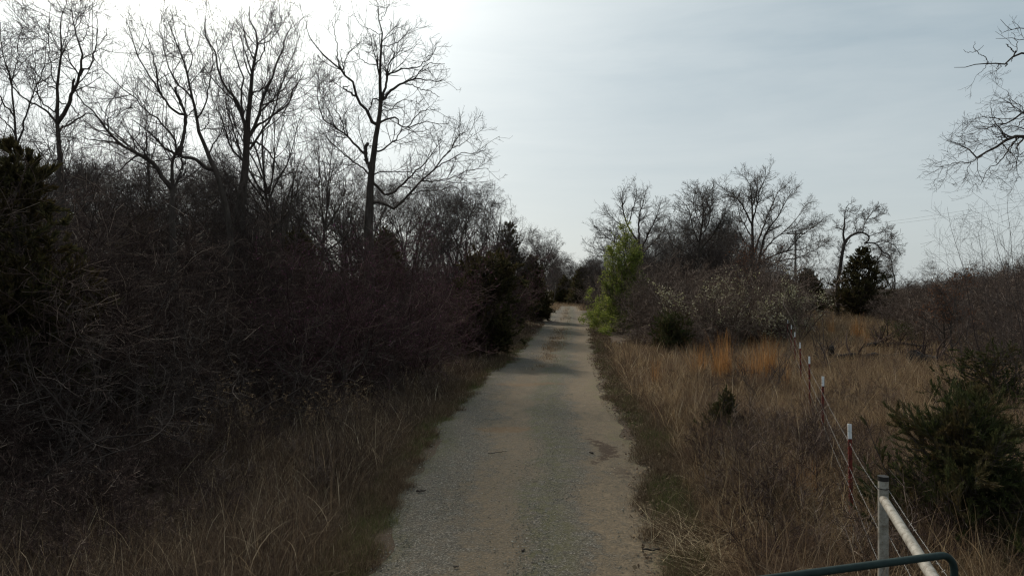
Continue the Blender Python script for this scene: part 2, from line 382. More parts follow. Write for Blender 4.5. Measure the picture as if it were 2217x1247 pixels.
# ---- trees traced limb by limb, each limb with its own depth
def traced(name, label, cat, d, org, limbs, seed, sc, dens=1.0, tip=.003, gn=.22, up=.05, mat='bark', tmat='twig', base_z=True, levels=3, group=None, extra=None, rk=1.0, damp=.10):
    """limbs: (pixel points, r0, r1, depth change at the tip[, curve]); org = (ox, oy, scale) of the traced crop"""
    ox, oy, s_ = org; rng = rs(seed); done = []; Ps = []; Rs = []
    for j, L_ in enumerate(limbs):
        pts, r0, r1, dd = L_[:4]; q = np.array([(ox+a/s_, oy+b/s_) for a, b in pts], float)
        q = resample(q, 18)
        if j == 0: dep = d+np.zeros(18)
        else:
            allq = np.concatenate([x[0] for x in done]); alld = np.concatenate([x[1] for x in done]); allr = np.concatenate([x[2] for x in done])
            dist = np.linalg.norm(allq-q[0], axis=1); n_ = dist.argmin(); d0 = alld[n_]
            q[0] = allq[n_] if dist[n_] < 12 else q[0]
            dep = d0+dd*np.linspace(0, 1, 18)**1.2
        rad = (r0+(r1-r0)*np.linspace(0, 1, 18)**.8)/s_/F*d*rk
        P = np.array([px(a, b, c) for (a, b), c in zip(q, dep)])
        amp = np.minimum(.022*sc, .5*np.linalg.norm(np.diff(P, axis=0), axis=1).mean())
        w = rng.randn(18, 3)*amp; w[0] = 0; P = P+w*(.3 if j == 0 else 1)
        done.append((q, dep, rad)); Ps.append(P); Rs.append(rad)
    if base_z:                          # carry the trunk down to the ground
        p0 = Ps[0][0]; k = np.linspace(1, 0, 6)[:, None]
        r0 = Rs[0][0]; bx = p0*[1, 1, 0]
        low = np.array([bx*t+p0*(1-t)+[0.05*math.sin(5*t), 0, 0] for t in np.linspace(1, 0, 18)]); low[-1] = p0
        lr = r0*(1+.45*np.linspace(1, 0, 18)**3)
        Ps.append(low); Rs.append(lr)
    org3 = Ps[-1][0].copy() if base_z else Ps[0][0]*[1, 1, 0]
    org3[2] = 0
    P = np.array(Ps)-org3; Rd = np.array(Rs)
    root = tag(empty(name, org3), label, cat, group)
    g = G(); g.tubes(P, Rd, 8); g.build('trunk', M[mat], root)
    Pt = P[1:-1] if base_z else P; Rt = Rd[1:-1] if base_z else Rd
    top = P[0][9:][None]; topr = Rd[0][9:][None]
    top = np.array([resample(top[0], 18)]); topr = np.interp(np.linspace(0, 1, 18), np.linspace(0, 1, 9), topr[0])[None]
    Pt = np.concatenate([Pt, top]); Rt = np.concatenate([Rt, topr])
    wts = np.array([(L_[4] if len(L_) > 4 else 1.) for L_ in limbs]); wts = np.concatenate([wts[1:] if base_z else np.append(wts, 1.), [wts[0]]])
    tw = twigs(rng, Pt, Rt, sc, dens, tip, gn, up, levels, wts)
    g = G()
    for a, b, c in tw: g.tubes(a, b, c)
    g.build('crown', M[tmat], root)
    if extra: extra(rng, tw, root, P)
    return root
# ---- generic tree, returned as a thing with trunk and crown
def tree_meshes(seed, Ht, spread=.45, fork=.35, nl=12, tip=.004, dens=1.0, gn=.13, up=.08, mat='bark', tmat='twig', levels=3, lean=.05, r0=None):
    rng = rs(seed); S = 16; d = np.array([rng.randn()*lean, rng.randn()*lean, 1.]); P = np.zeros((1, S, 3)); r0 = r0 or Ht*.014
    for s in range(1, S):
        d = unit(d+rng.randn(3)*.10*[1, 1, .2]+[0, 0, .06]); P[0, s] = P[0, s-1]+d*Ht*.93/(S-1)
    Rd = (r0*(1-np.linspace(0, 1, S)**.8)+.006)[None]
    A, Ra = spawn(rng, P, Rd, nl, fork, .92, 28, 62, Ht*spread, Ht*spread*1.35, 14, gn*.6, up*1.4, .72, .006, taper=.55, rmax=.5)
    A2, Ra2 = spawn(rng, A, Ra, nl*3, .2, .8, 25, 60, Ht*spread*.35, Ht*spread*.75, 14, gn*.7, up, .65, .005, taper=.3, rmax=.5)
    sc = Ht/12
    limbs = np.concatenate([A, A2]); lr = np.concatenate([Ra, Ra2])
    tw = twigs(rng, limbs, lr, sc, dens*.8, tip, gn, up, levels)
    g = G(); g.tubes(P, Rd, 8); g.tubes(A, Ra, 6); g.tubes(A2, Ra2, 5)
    return g.mesh('trunk', M[mat]), crown_mesh(tw, 'crown', M[tmat]), tw, P
def plant(name, meshes, names=('trunk', 'crown')):
    root = empty(name)
    for n_, me in zip(names, meshes):
        o = bpy.data.objects.new(n_, me); COL.objects.link(o); o.parent = root
    return root
# ---- shrub: many arching stems from one base
def shrub_meshes(seed, Ht, nst=14, spread=.5, dens=1.0, tip=.0028, gn=.16, up=.02, mat='brush', r0=.016, base=.35, levels=3):
    rng = rs(seed); S = 11; P = np.zeros((nst, S, 3)); a = rng.rand(nst)*2*np.pi; rr = base*np.sqrt(rng.rand(nst))
    P[:, 0, 0] = rr*np.cos(a); P[:, 0, 1] = rr*np.sin(a)
    d = unit(np.stack([np.cos(a)*spread*rng.rand(nst)*1.6, np.sin(a)*spread*rng.rand(nst)*1.6, np.ones(nst)], -1)); ln = Ht*(.6+.5*rng.rand(nst))
    for s in range(1, S):
        d = d+gn*rng.randn(nst, 3); d[:, 2] += up; d = unit(d); P[:, s] = P[:, s-1]+d*(ln/(S-1))[:, None]
    Rd = (r0*(.5+rng.rand(nst)))[:, None]*(1-.82*np.linspace(0, 1, S))
    k = Ht/3.5
    A, Ra = spawn(rng, P, Rd, int(nst*8*dens), .12, 1, 25, 75, .7*k, 1.7*k, 8, gn*1.2, up, .6, tip*1.3)
    B, Rb = spawn(rng, A, Ra, int(nst*42*dens), .1, 1, 25, 75, .3*k, .8*k, 5, gn*1.2, up, .7, tip)
    tw = [(A, Ra, 3), (B, Rb, 3)]
    if levels > 2:
        C, Rc = spawn(rng, B, Rb, int(nst*85*dens), .1, 1, 25, 70, .12*k, .35*k, 3, gn, up, .8, tip*.9); tw.append((C, Rc, 3))
    g = G(); g.tubes(P, Rd, 5)
    return g.mesh('stems', M[mat]), crown_mesh(tw, 'twigs', M[mat]), tw
# ---- juniper / cedar
def cedar_meshes(seed, Ht, Rad, n=26000, shape='cone', mat='cedar', needle=.11, tuft=.30, skirt=.04, rough=.22, width=.12, gap=.25, nbk=1.0):
    rng = rs(seed)
    P = np.zeros((1, 12, 3)); P[0, :, 2] = np.linspace(0, Ht*.98, 12); P[0, 1:, :2] = np.cumsum(rng.randn(11, 2)*.02*Ht/4, 0)
    Rd = (np.linspace(Ht*.016, .008, 12))[None]
    nb = int((70+Ht*26)*nbk); h = skirt*Ht+(Ht*.97-skirt*Ht)*rng.rand(nb)**.9; t = h/Ht
    if shape == 'cone': prof = np.clip((1-t)**.75*1.05+.05, .04, 1)
    elif shape == 'round': prof = np.sqrt(np.clip(1-((t-.42)/.60)**2, .02, 1))
    else: prof = np.clip(np.minimum((1-t)**.6*1.1, .5+t*1.6), .05, 1)
    a = rng.rand(nb)*2*np.pi; ln = Rad*prof*(.72+rough*2*rng.rand(nb)**2+.2*np.sin(a*3+seed))
    S = 7; Q = np.zeros((nb, S, 3)); Q[:, 0, 2] = np.maximum(h-ln*.35, .05); 
    Q[:, 0, :2] = np.stack([np.interp(Q[:, 0, 2], P[0, :, 2], P[0, :, j]) for j in (0, 1)], -1)
    d = np.stack([np.cos(a), np.sin(a), .15+.5*rng.rand(nb)], -1); d = unit(d)
    for s in range(1, S):
        d = unit(d+.10*rng.randn(nb, 3)+[0, 0, .07]); Q[:, s] = Q[:, s-1]+d*(ln/(S-1))[:, None]
    Rq = np.linspace(1, .25, S)[None]*(.004+ln*.007)[:, None]
    B, Rb = spawn(rng, Q, Rq, nb*9, .15, 1, 30, 70, Rad*.22, Rad*.5, 5, .15, .10, .7, .0025)
    # sprays of short scale-leaf shoots around every branchlet
    allP = B; m_ = len(B); idx = rng.randint(0, m_, n); q = (.05+.95*rng.rand(n))*4; i = np.minimum(q.astype(int), 3); f = (q-i)[:, None]
    pos = allP[idx, i]*(1-f)+allP[idx, i+1]*f; dr = unit(allP[idx, i+1]-allP[idx, i])
    pr = unit(np.cross(dr, rng.randn(n, 3))); dd = unit(dr*.8+pr*(.3+.7*rng.rand(n))[:, None]+[0, 0, .25])
    keep = rng.rand(m_) < 1-gap; idx2 = np.flatnonzero(keep)[rng.randint(0, keep.sum(), n)]; pos = allP[idx2, i]*(1-f)+allP[idx2, i+1]*f; dr = unit(allP[idx2, i+1]-allP[idx2, i]); pr = unit(np.cross(dr, rng.randn(n, 3))); dd = unit(dr*.9+pr*(.2+.6*rng.rand(n))[:, None]+[0, 0, .25])
    ln2 = (needle*(.5+rng.rand(n)))[:, None]; sd = unit(np.cross(dd, rng.randn(n, 3)))*ln2*width
    V = np.stack([pos, pos+dd*ln2*.45+sd, pos+dd*ln2, pos+dd*ln2*.45-sd], 1)
    g2 = G(); g2.add(V, np.arange(n*4).reshape(n, 4)); 
    g = G(); g.tubes(P, Rd, 7); g.tubes(Q, Rq, 4); g.tubes(B, Rb, 3)
    return g.mesh('trunk', M['bark']), g2.mesh('foliage', M[mat])
# ---- grass blades
def blades(rng, X, Y, hgt, wid, lean=.5, curl=.8, S=5, z=None, azim=None):
    n = len(X); z = gz(X, Y) if z is None else z
    a = rng.rand(n)*2*np.pi if azim is None else azim+rng.randn(n)*.5
    th = np.abs(rng.randn(n))*lean*rng.choice([.5, 1, 1, 2.2], n); cu = curl*(.3+rng.rand(n)*1.2)*rng.choice([1, 1, 1, .1], n)
    h = hgt; t = np.linspace(0, 1, S); P = np.zeros((n, S, 3)); P[:, 0] = np.stack([X, Y, z-.02], -1)
    for s in range(1, S):
        an = th+cu*t[s]**1.6; an = np.minimum(an, 2.3)
        st = h/(S-1); P[:, s, 0] = P[:, s-1, 0]+np.sin(an)*np.cos(a)*st; P[:, s, 1] = P[:, s-1, 1]+np.sin(an)*np.sin(a)*st; P[:, s, 2] = P[:, s-1, 2]+np.cos(an)*st
    fa = rng.rand(n)*2*np.pi; sd = np.stack([np.cos(fa), np.sin(fa), 0*fa], -1)[:, None, :]*(wid[:, None, None] if hasattr(wid, '__len__') else wid)*.5*(1-.85*t**1.5)[None, :, None]
    V = np.stack([P-sd, P+sd], 2); idx = np.arange(n*S*2).reshape(n, S, 2)
    f = np.stack([idx[:, :-1, 0], idx[:, :-1, 1], idx[:, 1:, 1], idx[:, 1:, 0]], -1).reshape(-1, 4)
    return V, f, P
def tufts(rng, X, Y, per, sig, lean=.35):
    """blades gathered round tuft centres; returns positions, shared azimuths, a height factor"""
    n = len(X); k = rng.randint(per[0], per[1], n); idx = np.repeat(np.arange(n), k); m = len(idx)
    tz = rng.rand(n)*6.28; hf = .55+.75*rng.rand(n)**1.3
    return X[idx]+rng.randn(m)*sig, Y[idx]+rng.randn(m)*sig, tz[idx], hf[idx]
def scatter(rng, n, x0, x1, y0, y1, keep=None, dpow=1.0):
    Y = y0*(y1/y0)**rng.rand(n); a = np.maximum(x0, -1.1*Y-2); c = np.minimum(x1, 1.1*Y+3); X = a+(c-a)*rng.rand(n)
    q = (c > a) & (rng.rand(n) < (c-a)/np.maximum(Y, 5)/1.4); X, Y = X[q], Y[q]
    if keep is not None:
        k = keep(X, Y); X, Y = X[k], Y[k]
    return X, Y
def stuff(g, name, mat, label=None):
    o = g.build(name, M[mat]); o['kind'] = 'stuff'
    if label: o['label'] = label; 
    return o
# ------------------------------------------------------------------ hero trees on the left, traced from the photograph's silhouettes
T = traced
R2 = (500, 0, 2.4933); R1 = (0, 0, 2.4933)
A_ = [([(742,1240),(750,1100),(755,960),(765,880),(775,800),(785,720),(800,640),(808,560),(805,450),(805,350),(812,250),(818,180),(800,110),(795,40)],19,1.2,0),
 ([(785,700),(760,650),(740,600),(700,560),(670,500),(655,440),(615,410),(590,370),(540,335),(500,300),(465,255),(430,220),(415,160),(405,120)],7.5,1,-1.5),
 ([(592,372),(575,310),(572,250),(560,180),(545,110)],3,1,-.6), ([(600,385),(625,310),(670,260),(700,230)],2.5,1,.6),
 ([(665,510),(640,500),(615,480),(608,470),(640,468)],4,1.5,-.3), ([(742,605),(755,575),(757,550),(780,535),(805,545)],3,2.5,.1),
 ([(818,545),(850,510),(890,470),(930,455),(990,430),(1060,432),(1120,440),(1160,430)],6.5,1,1.2),
 ([(815,540),(830,480),(845,400),(850,350),(870,330),(880,290),(865,260)],6,1.5,-.8),
 ([(850,400),(880,390),(930,372),(985,370),(1030,350),(1080,310),(1110,260)],3.6,1,-1.2),
 ([(930,455),(980,460),(1030,485),(1080,495),(1130,530)],2.6,1,.6), ([(848,395),(870,330),(895,290),(930,270)],2.4,1,.4),
 ([(990,430),(1020,385),(1050,355),(1090,340),(1150,350)],2.3,1,-.8),
 ([(800,670),(815,655),(850,640),(895,640),(915,680),(960,690),(1010,670),(1080,660),(1140,690)],4.5,1,-1.3),
 ([(940,690),(960,680),(1000,630),(1040,600),(1130,590)],2.4,1,-1.0), ([(780,835),(830,800),(870,775),(905,730),(940,700),(990,715),(1060,708)],4,1,.9),
 ([(752,920),(738,890),(730,860),(727,800),(740,775)],8,6.5,.1),
 ([(728,835),(700,810),(660,770),(610,720),(560,685),(510,650),(480,590),(470,520),(465,430)],5.2,1,-1.2),
 ([(610,720),(600,660),(570,600),(565,540),(530,480)],2.4,1,.7), ([(560,685),(540,620),(510,560),(480,480),(500,420)],2.2,1,-.7),
 ([(745,945),(720,915),(670,880),(620,840),(560,790),(530,760),(510,720),(500,680)],4,1,-1.2),
 ([(762,985),(790,1010),(830,1050),(870,1045),(920,1000),(960,960),(1010,910),(1060,870),(1100,800),(1140,760)],6.5,1,1.2),
 ([(765,950),(800,930),(860,925),(930,930),(1000,930),(1060,900)],3,1,-.8),
 ([(755,1090),(800,1088),(850,1105),(885,1130),(920,1090),(960,1050),(1010,1000),(1060,950),(1110,900),(1150,850),(1200,790),(1230,720),(1235,650)],7,1,1.0),
 ([(1040,975),(1100,975),(1160,970),(1220,945),(1290,920),(1390,910)],3,1,.8), ([(1110,900),(1170,870),(1240,830),(1310,830),(1380,810)],2.6,1,-.8),
 ([(1150,850),(1190,800),(1250,780),(1310,720)],2.2,1,.6), ([(960,1050),(1040,1030),(1110,1030),(1190,1010),(1250,1030)],2.2,1,-.8),
 ([(813,250),(850,250),(890,235),(940,190),(960,160)],2.4,1,-.6), ([(806,342),(750,350),(700,320),(670,280)],2.4,1,.7),
 ([(817,195),(770,170),(720,150),(680,110)],1.8,.9,-.6), ([(805,120),(830,80),(855,20)],1.5,.9,.4), ([(812,590),(850,600),(900,560),(950,540),(1010,560)],2.2,1,.7)]
T('bare_oak', 'tall gnarled bare oak standing alone at the right end of the left wood', 'tree', 25, R2, A_, 11, .82, dens=1.25, tip=.0048, gn=.11, rk=1.35)
B_ = [([(1290,1240),(1300,1100),(1322,920),(1332,780),(1340,650),(1350,560),(1355,480),(1365,380),(1380,300),(1390,200),(1350,110),(1345,40)],22,1.2,0),
 ([(1327,800),(1320,700),(1310,620),(1280,560),(1240,500),(1200,430),(1175,380),(1170,300),(1140,250),(1110,190),(1105,120)],9,1.2,-1.5),
 ([(1338,760),(1370,690),(1400,600),(1440,480),(1480,390),(1510,300),(1545,210),(1580,110)],8,1.2,1.6),
 ([(1400,600),(1450,560),(1510,500),(1570,430),(1640,330)],4,1,1.0), ([(1355,700),(1430,655),(1500,600),(1560,550),(1590,480),(1650,400)],5,1,-1.6),
 ([(1330,780),(1400,775),(1450,820),(1500,900),(1560,950)],5,1.5,1.0), ([(1318,640),(1300,520),(1310,420),(1280,330),(1250,200),(1265,130)],5,1,1.0),
 ([(1355,500),(1420,480),(1470,420),(1500,330)],3.5,1,-1), ([(1320,880),(1250,800),(1215,700),(1190,620),(1140,520),(1150,470)],5,1,-1.2),
 ([(1368,360),(1420,290),(1430,200),(1450,120)],3,1,.7), ([(1375,320),(1330,240),(1320,160)],2.4,1,-.7), ([(1330,830),(1420,700),(1480,600),(1500,520),(1580,300),(1620,200)],5,1,1.8)]
T('bare_oak', 'bare oak with a cluster of straight upswept stems in the middle of the left wood', 'tree', 24, R1, B_, 12, .95, dens=1.4, tip=.0045, gn=.10, up=.08, rk=1.4)
C_ = [([(1240,1240),(1215,1100),(1190,1000),(1150,900),(1110,800),(1070,700),(1060,620),(1040,540),(1010,400),(995,340),(950,230),(905,110)],13,1.2,-1),
 ([(1160,930),(1120,905),(1080,880),(1040,855),(980,845),(940,830),(880,790),(830,740),(780,690),(720,650)],9,1.3,-1.4),
 ([(965,840),(945,760),(900,700),(850,640),(780,590),(740,540),(640,460),(580,400),(540,350)],4.5,1,-.9),
 ([(968,838),(985,760),(1000,690),(1000,620),(975,560),(960,510),(945,475)],7.5,4,.7), ([(1000,620),(940,600),(870,510),(820,430),(770,350),(720,240),(690,130)],5,1,-1.4),
 ([(1040,540),(960,450),(920,390),(880,250),(860,120)],4,1,.9), ([(870,510),(848,440),(840,360),(820,280),(790,180)],4,1,.5),
 ([(1068,640),(1110,550),(1130,450),(1145,330),(1160,260)],3.4,1,-1), ([(1070,700),(1092,700),(1125,660),(1120,600)],3,1.2,.4),
 ([(1010,400),(1040,320),(1005,200),(1000,90)],2.6,1,.7), ([(1000,640),(1060,560),(1020,420)],2.4,1,-.6), ([(1120,830),(1200,700),(1180,600),(1170,520)],3.2,1,1)]
T('bare_oak', 'forked bare oak leaning left with a sharply elbowed limb', 'tree', 22, R1, C_, 13, .88, dens=1.7, tip=.0042, gn=.11, up=.06, rk=1.4)
D_ = [([(930,1240),(930,1050),(930,950),(932,870),(950,830),(970,790)],14,5,.4),
 ([(925,1030),(890,970),(840,900),(780,850),(720,820),(660,780),(590,720),(540,650),(490,590),(430,530),(400,500)],12,1.3,-1.8),
 ([(940,1050),(960,960),(985,900),(1000,870)],6,4,.5), ([(660,780),(570,760),(480,750),(350,740)],3,1,-1), ([(590,720),(580,640),(540,570),(500,500)],3,1,.7),
 ([(720,820),(740,730),(760,640),(770,560)],2.8,1,.8), ([(780,850),(800,740),(850,690)],2.8,1,-.8), ([(840,900),(700,860),(560,800),(430,800)],3,1,1)]
T('bare_oak', 'low bare oak with one thick limb reaching far to the left above the thicket', 'tree', 20, R1, D_, 14, .85, dens=1.9, tip=.004, gn=.16, rk=1.2)
E_ = [([(332,1100),(325,880),(315,760),(310,640),(310,500),(320,380),(330,260),(325,130),(345,40)],15,1.3,0),
 ([(315,640),(350,610),(380,540),(390,480),(430,420),(440,300),(430,240),(400,120),(380,40)],10,1.2,-1), ([(388,500),(394,465),(400,430)],5,5,-.1),
 ([(438,395),(490,350),(515,260),(525,120),(500,60)],4.5,1,.8), ([(300,660),(250,600),(180,560),(110,520),(60,440),(20,300)],5.5,1,-1.5),
 ([(306,625),(280,590),(230,560),(190,440),(180,280),(120,150)],3.6,1,1), ([(310,490),(250,450),(200,400),(170,360),(150,280)],3,1,-.8),
 ([(325,700),(360,680),(430,640),(480,610),(540,640),(600,700)],5,1.2,1.0), ([(313,560),(380,570),(430,640),(500,700)],3,1,-.9),
 ([(310,480),(280,400),(265,250),(270,20)],3,1,.5), ([(330,260),(370,170),(350,130)],2,1,.5), ([(430,240),(470,180),(490,70)],2,1,-.4)]
T('bare_oak', 'bare oak with a broken stub on its forked limb, behind the big left cedar', 'tree', 19, R1, E_, 15, .85, dens=1.6, tip=.0045, gn=.11, rk=1.2)
F_ = [([(90,1100),(90,850),(75,600),(60,440),(30,340),(5,240),(0,120)],8,1.2,0), ([(88,800),(120,720),(150,600),(190,480),(230,380),(250,200)],5,1,1), ([(75,620),(20,560),(-40,450),(-60,300)],4,1,-1), ([(60,440),(90,330),(100,200),(130,140)],3,1,.8), ([(85,720),(20,650),(-60,600),(-140,540)],3.5,1,1)]
T('bare_oak', 'slim bare oak at the left edge of the photo above the big cedar', 'tree', 21, R1, F_, 16, .85, dens=1.9, tip=.004, gn=.15, rk=1.2)
# ------------------------------------------------------------------ trees on the right
R4 = (1350, 350, 3.118)
G_ = [([(880,790),(876,700),(874,640),(872,540),(870,440),(870,350),(865,250),(850,150),(800,90)],17,1.5,0),
 ([(870,440),(830,350),(790,280),(760,240),(690,190),(650,160)],7,1.3,-4), ([(876,640),(900,560),(930,480),(960,400),(1000,300),(1050,200),(1120,140)],8,1.3,3),
 ([(872,390),(900,300),(925,180),(985,70)],6,1.3,-3), ([(885,760),(905,720),(920,640),(935,560),(960,480),(1040,370),(1100,260),(1150,180)],11,1.3,-3),
 ([(930,640),(980,560),(1060,490),(1130,430),(1200,340),(1240,280)],6,1.2,4), ([(912,700),(1000,640),(1100,600),(1200,500),(1300,430),(1370,370)],6,1.2,-4),
 ([(905,740),(1000,690),(1100,660),(1200,640),(1300,590),(1400,520)],6,1.2,3), ([(985,695),(1060,705),(1150,740),(1250,720),(1340,680)],4,1.2,-3),
 ([(871,520),(820,430),(780,360),(770,280),(720,230)],5,1.2,3), ([(868,300),(900,210),(905,90)],4,1.2,2), ([(1060,490),(1150,470),(1280,440),(1330,400)],3.5,1.2,2), ([(1100,600),(1200,590),(1330,540),(1390,560)],3.5,1.2,3), ([(872,600),(800,520),(760,430),(700,400)],4,1.2,-3),([(950,690),(1010,760),(1100,780),(1180,760)],3.5,1.2,3)]
T('bare_oak', 'broad bare oak with wide crown, tallest tree on the right beside the utility pole', 'tree', 70, R4, G_, 21, 1.1, dens=3.2, tip=.008, gn=.10, up=.05, tmat='twig_far')
R3 = (1000, 400, 3.118)
H_ = [([(1215,700),(1213,560),(1205,480),(1195,400),(1150,330),(1125,290),(1100,220),(1080,120),(1090,30)],14,1.4,0),
 ([(1195,400),(1193,300),(1200,200),(1225,120),(1245,30)],8,1.3,2), ([(1210,440),(1260,330),(1300,250),(1320,200),(1340,120)],7,1.3,-3), ([(1213,480),(1260,420),(1300,380),(1360,310),(1400,240)],6,1.3,3),
 ([(1200,450),(1100,420),(1000,370),(920,300),(900,280)],5,1.2,-3), ([(1208,510),(1080,460),(980,440),(900,430),(840,390)],5,1.2,3), ([(1125,290),(1060,260),(1000,210),(960,190)],4,1.2,2),
 ([(1120,280),(1150,180),(1180,80),(1180,30)],5,1.2,-2), ([(1100,420),(1040,320),(950,310)],3,1.2,3), ([(1213,540),(1330,470),(1420,400),(1440,320)],5,1.2,-3), ([(1080,460),(1000,480),(880,480)],3,1.2,-2)]
T('bare_oak', 'bare oak with a rounded two-lobed crown directly behind the bright green leafing tree', 'tree', 72, R3, H_, 22, 1.05, dens=3.4, tip=.008, gn=.10, up=.05, tmat='twig_far')
I_ = [([(500,850),(505,700),(510,560),(525,450),(540,350),(530,270),(520,200)],15,1.5,0), ([(510,560),(470,450),(440,330),(400,270)],6,1.2,-2), ([(515,520),(570,420),(590,320),(600,230)],6,1.2,2), ([(508,600),(440,520),(380,430),(340,380)],5,1.2,2),
 ([(512,600),(600,500),(660,400),(700,280),(720,240)],6,1.2,-3), ([(512,640),(620,560),(700,470),(760,360)],5,1.2,3), ([(530,450),(490,350),(470,250),(460,200)],4,1.2,-2), ([(508,680),(420,610),(340,560),(280,440)],5,1.2,-2), ([(540,350),(570,280),(560,200)],4,1.2,2)]
def vines(rng, tw, root, P):
    V, f = leaves_on(rng, tw[0][0], 700, .10, .15); g = G(); g.add(V, f); g.build('vine_leaves', M['cedar'], root)
T('bare_tree', 'bushy grey tree dark with vines, between the two bare oaks on the right', 'tree', 60, R4, I_, 23, 1.05, dens=4.2, tip=.008, gn=.16, up=.07, tmat='twig_far', extra=vines)
R5 = (1700, 400, 2.772)
J_ = [([(312,660),(318,570),(330,500),(340,430),(352,365),(358,350)],13,9,0), ([(355,350),(350,290),(356,240),(358,200),(365,140),(385,115)],7.5,1.5,-.5),
 ([(358,352),(372,330),(390,310),(430,290),(470,290),(500,308),(497,335),(475,350)],9,4,.8), ([(475,350),(520,350),(555,365),(580,400),(565,440),(530,480)],5,2,-.8), ([(465,288),(475,240),(490,210),(530,160),(570,120)],3.5,1.2,1.2),
 ([(500,310),(560,290),(620,280),(655,300)],3,1.2,1.5), ([(350,275),(325,262),(290,255)],3,1.3,-.8), ([(530,350),(600,340),(660,370),(700,430)],3.4,1.2,-1.2), ([(575,400),(620,420),(640,480),(600,540)],2.8,1.2,.8),
 ([(490,212),(560,190),(610,170)],2.4,1.2,1), ([(365,150),(400,170),(440,180)],2.2,1.2,.8), ([(430,288),(420,240),(440,210)],2.2,1.2,-.8), ([(556,365),(640,330),(680,300)],2.4,1.2,1)]
T('dead_tree', 'crooked bare tree bent over in an arch above a dark cedar in the field', 'tree', 70, R5, J_, 24, .75, dens=2.4, tip=.009, tmat='twig_far', gn=.22)
R6 = (1900, 0, 2.77)
K_ = [([(1500,1750),(1490,1300),(1480,900),(1440,500),(1400,100),(1400,-300)],60,30,0,.5),
 ([(1445,560),(1300,480),(1100,400),(1000,340),(900,325),(840,325),(815,340),(795,365),(770,382),(740,380),(700,382),(640,385),(560,397),(495,418),(462,408)],14,1.2,-1.0,.05),
 ([(665,382),(655,355),(640,345),(615,325),(590,312),(550,318),(515,302)],2.5,1,-.2,.07), ([(590,312),(580,290),(585,250)],1.5,.9,.1,.07), ([(595,310),(620,292),(635,275)],1.2,.9,.1,.07), ([(665,380),(640,410),(600,452)],1.8,1,.2,.07), ([(832,322),(800,292),(765,265)],4,1.5,-.2,.07), ([(834,315),(838,270),(825,225),(800,195)],2.2,1,.2,.07),
 ([(1430,440),(1200,280),(1000,200),(878,172),(805,180),(770,150),(735,122)],10,1.1,.6,.07), ([(805,180),(770,190),(740,205)],1.6,1,.1,.07), ([(1430,400),(1150,290),(950,235),(878,245),(835,240),(790,232),(710,230)],8,1,.2,.07), ([(780,385),(765,400)],3,2.5,.1,.07), ([(730,382),(710,418)],1.6,1.1,.1,.07), ([(812,345),(800,375)],2,1.2,0,.07),
 ([(1482,1000),(1300,900),(1100,840),(1000,825),(900,825),(860,828),(810,820),(780,832),(740,862),(690,900),(640,920),(595,945),(560,910),(520,870),(480,860),(420,848)],24,1.1,-.8),
 ([(600,943),(560,975),(480,970),(430,990),(370,1000)],3,1,-.3), ([(850,830),(810,860),(780,910),(750,940),(720,990),(670,1010),(640,1050),(620,1110)],5,1.1,.4),
 ([(1480,850),(1200,740),(1000,690),(880,680),(820,710),(760,745),(700,745),(670,770),(620,770),(550,800)],16,1,.5), ([(800,822),(740,828),(700,800),(680,775)],4,1.5,.1), ([(760,745),(720,710),(640,700),(570,720)],3,1,.2), ([(880,680),(860,640),(800,600),(775,540)],3,1,-.3),
 ([(900,700),(850,740),(840,780),(790,790)],4,1,.3), ([(560,975),(540,1010),(545,1055)],2,1,.2), ([(520,870),(500,830),(465,810)],1.8,1,.1), ([(950,830),(900,900),(850,930),(800,980)],4,1,.3), ([(990,830),(960,930),(880,960),(820,1000)],4,1,-.3), ([(640,920),(600,960),(600,1020),(640,1100)],2.5,1,.3)]
def _k(): 
    # sparse upper boughs, dense lower bough: two passes share one trunk
    return T('bare_tree', 'bare tree at the right edge, only its twiggy branches reaching into the sky', 'tree', 14, R6, K_, 25, .48, dens=1.25, tip=.0022, gn=.2, up=.03)
_k()
# ------------------------------------------------------------------ woods of ordinary bare trees
kinds = []
for i in range(5):
    tr, cr, tw, P = tree_meshes(40+i, 9.0, spread=[.42, .36, .48, .33, .45][i], fork=[.25, .35, .22, .3, .2][i], nl=[13, 11, 15, 12, 14][i], tip=.0045, dens=.95, gn=.18, up=.03)
    kinds.append((tr, cr))
protos = [tag(plant('bare_tree', k), 'x', 'tree') for k in kinds]
used = [False]*5
rng = rs(7)
def put(pr, flags, j, loc, rz, sc, label, group):
    if not flags[j]:
        flags[j] = True; o = pr[j]; o.location = loc; o.rotation_euler = (0, 0, rz); o.scale = (sc, sc, sc) if isinstance(sc, (int, float)) else sc
        o['label'] = label
        if group: o['group'] = group
        return o
    return dup(pr[j], loc, rz, sc, label, group)
tall = []
for i in range(3):
    tr, cr, tw, P = tree_meshes(50+i, 13.0, spread=[.40, .36, .44][i], fork=[.28, .33, .25][i], nl=[13, 11, 15][i], tip=.0045, dens=.85, gn=.15, up=.05, r0=.15, lean=.10)
    tall.append(tag(plant('tall_bare_tree', (tr, cr)), 'x', 'tree'))
ft_ = [False]*3
for k, (u, d, v) in enumerate([(215, 30, 190), (325, 31, 150), (600, 30, 95), (650, 28, 170), (-30, 27, 140), (690, 33, 230)]):
    Ht = H+(CY-v)/F*d; put(tall, ft_, k % 3, (gx(u, d), d, -.03), k*2.3, (Ht/13.2*.9, Ht/13.2*.9, Ht/13.2), 'tall slender bare tree rising out of the left wood', 'tall slender trees of the left wood')
GW = 'bare trees of the left wood'; LW = 'bare grey tree in the dense wood left of the road'
wood = []
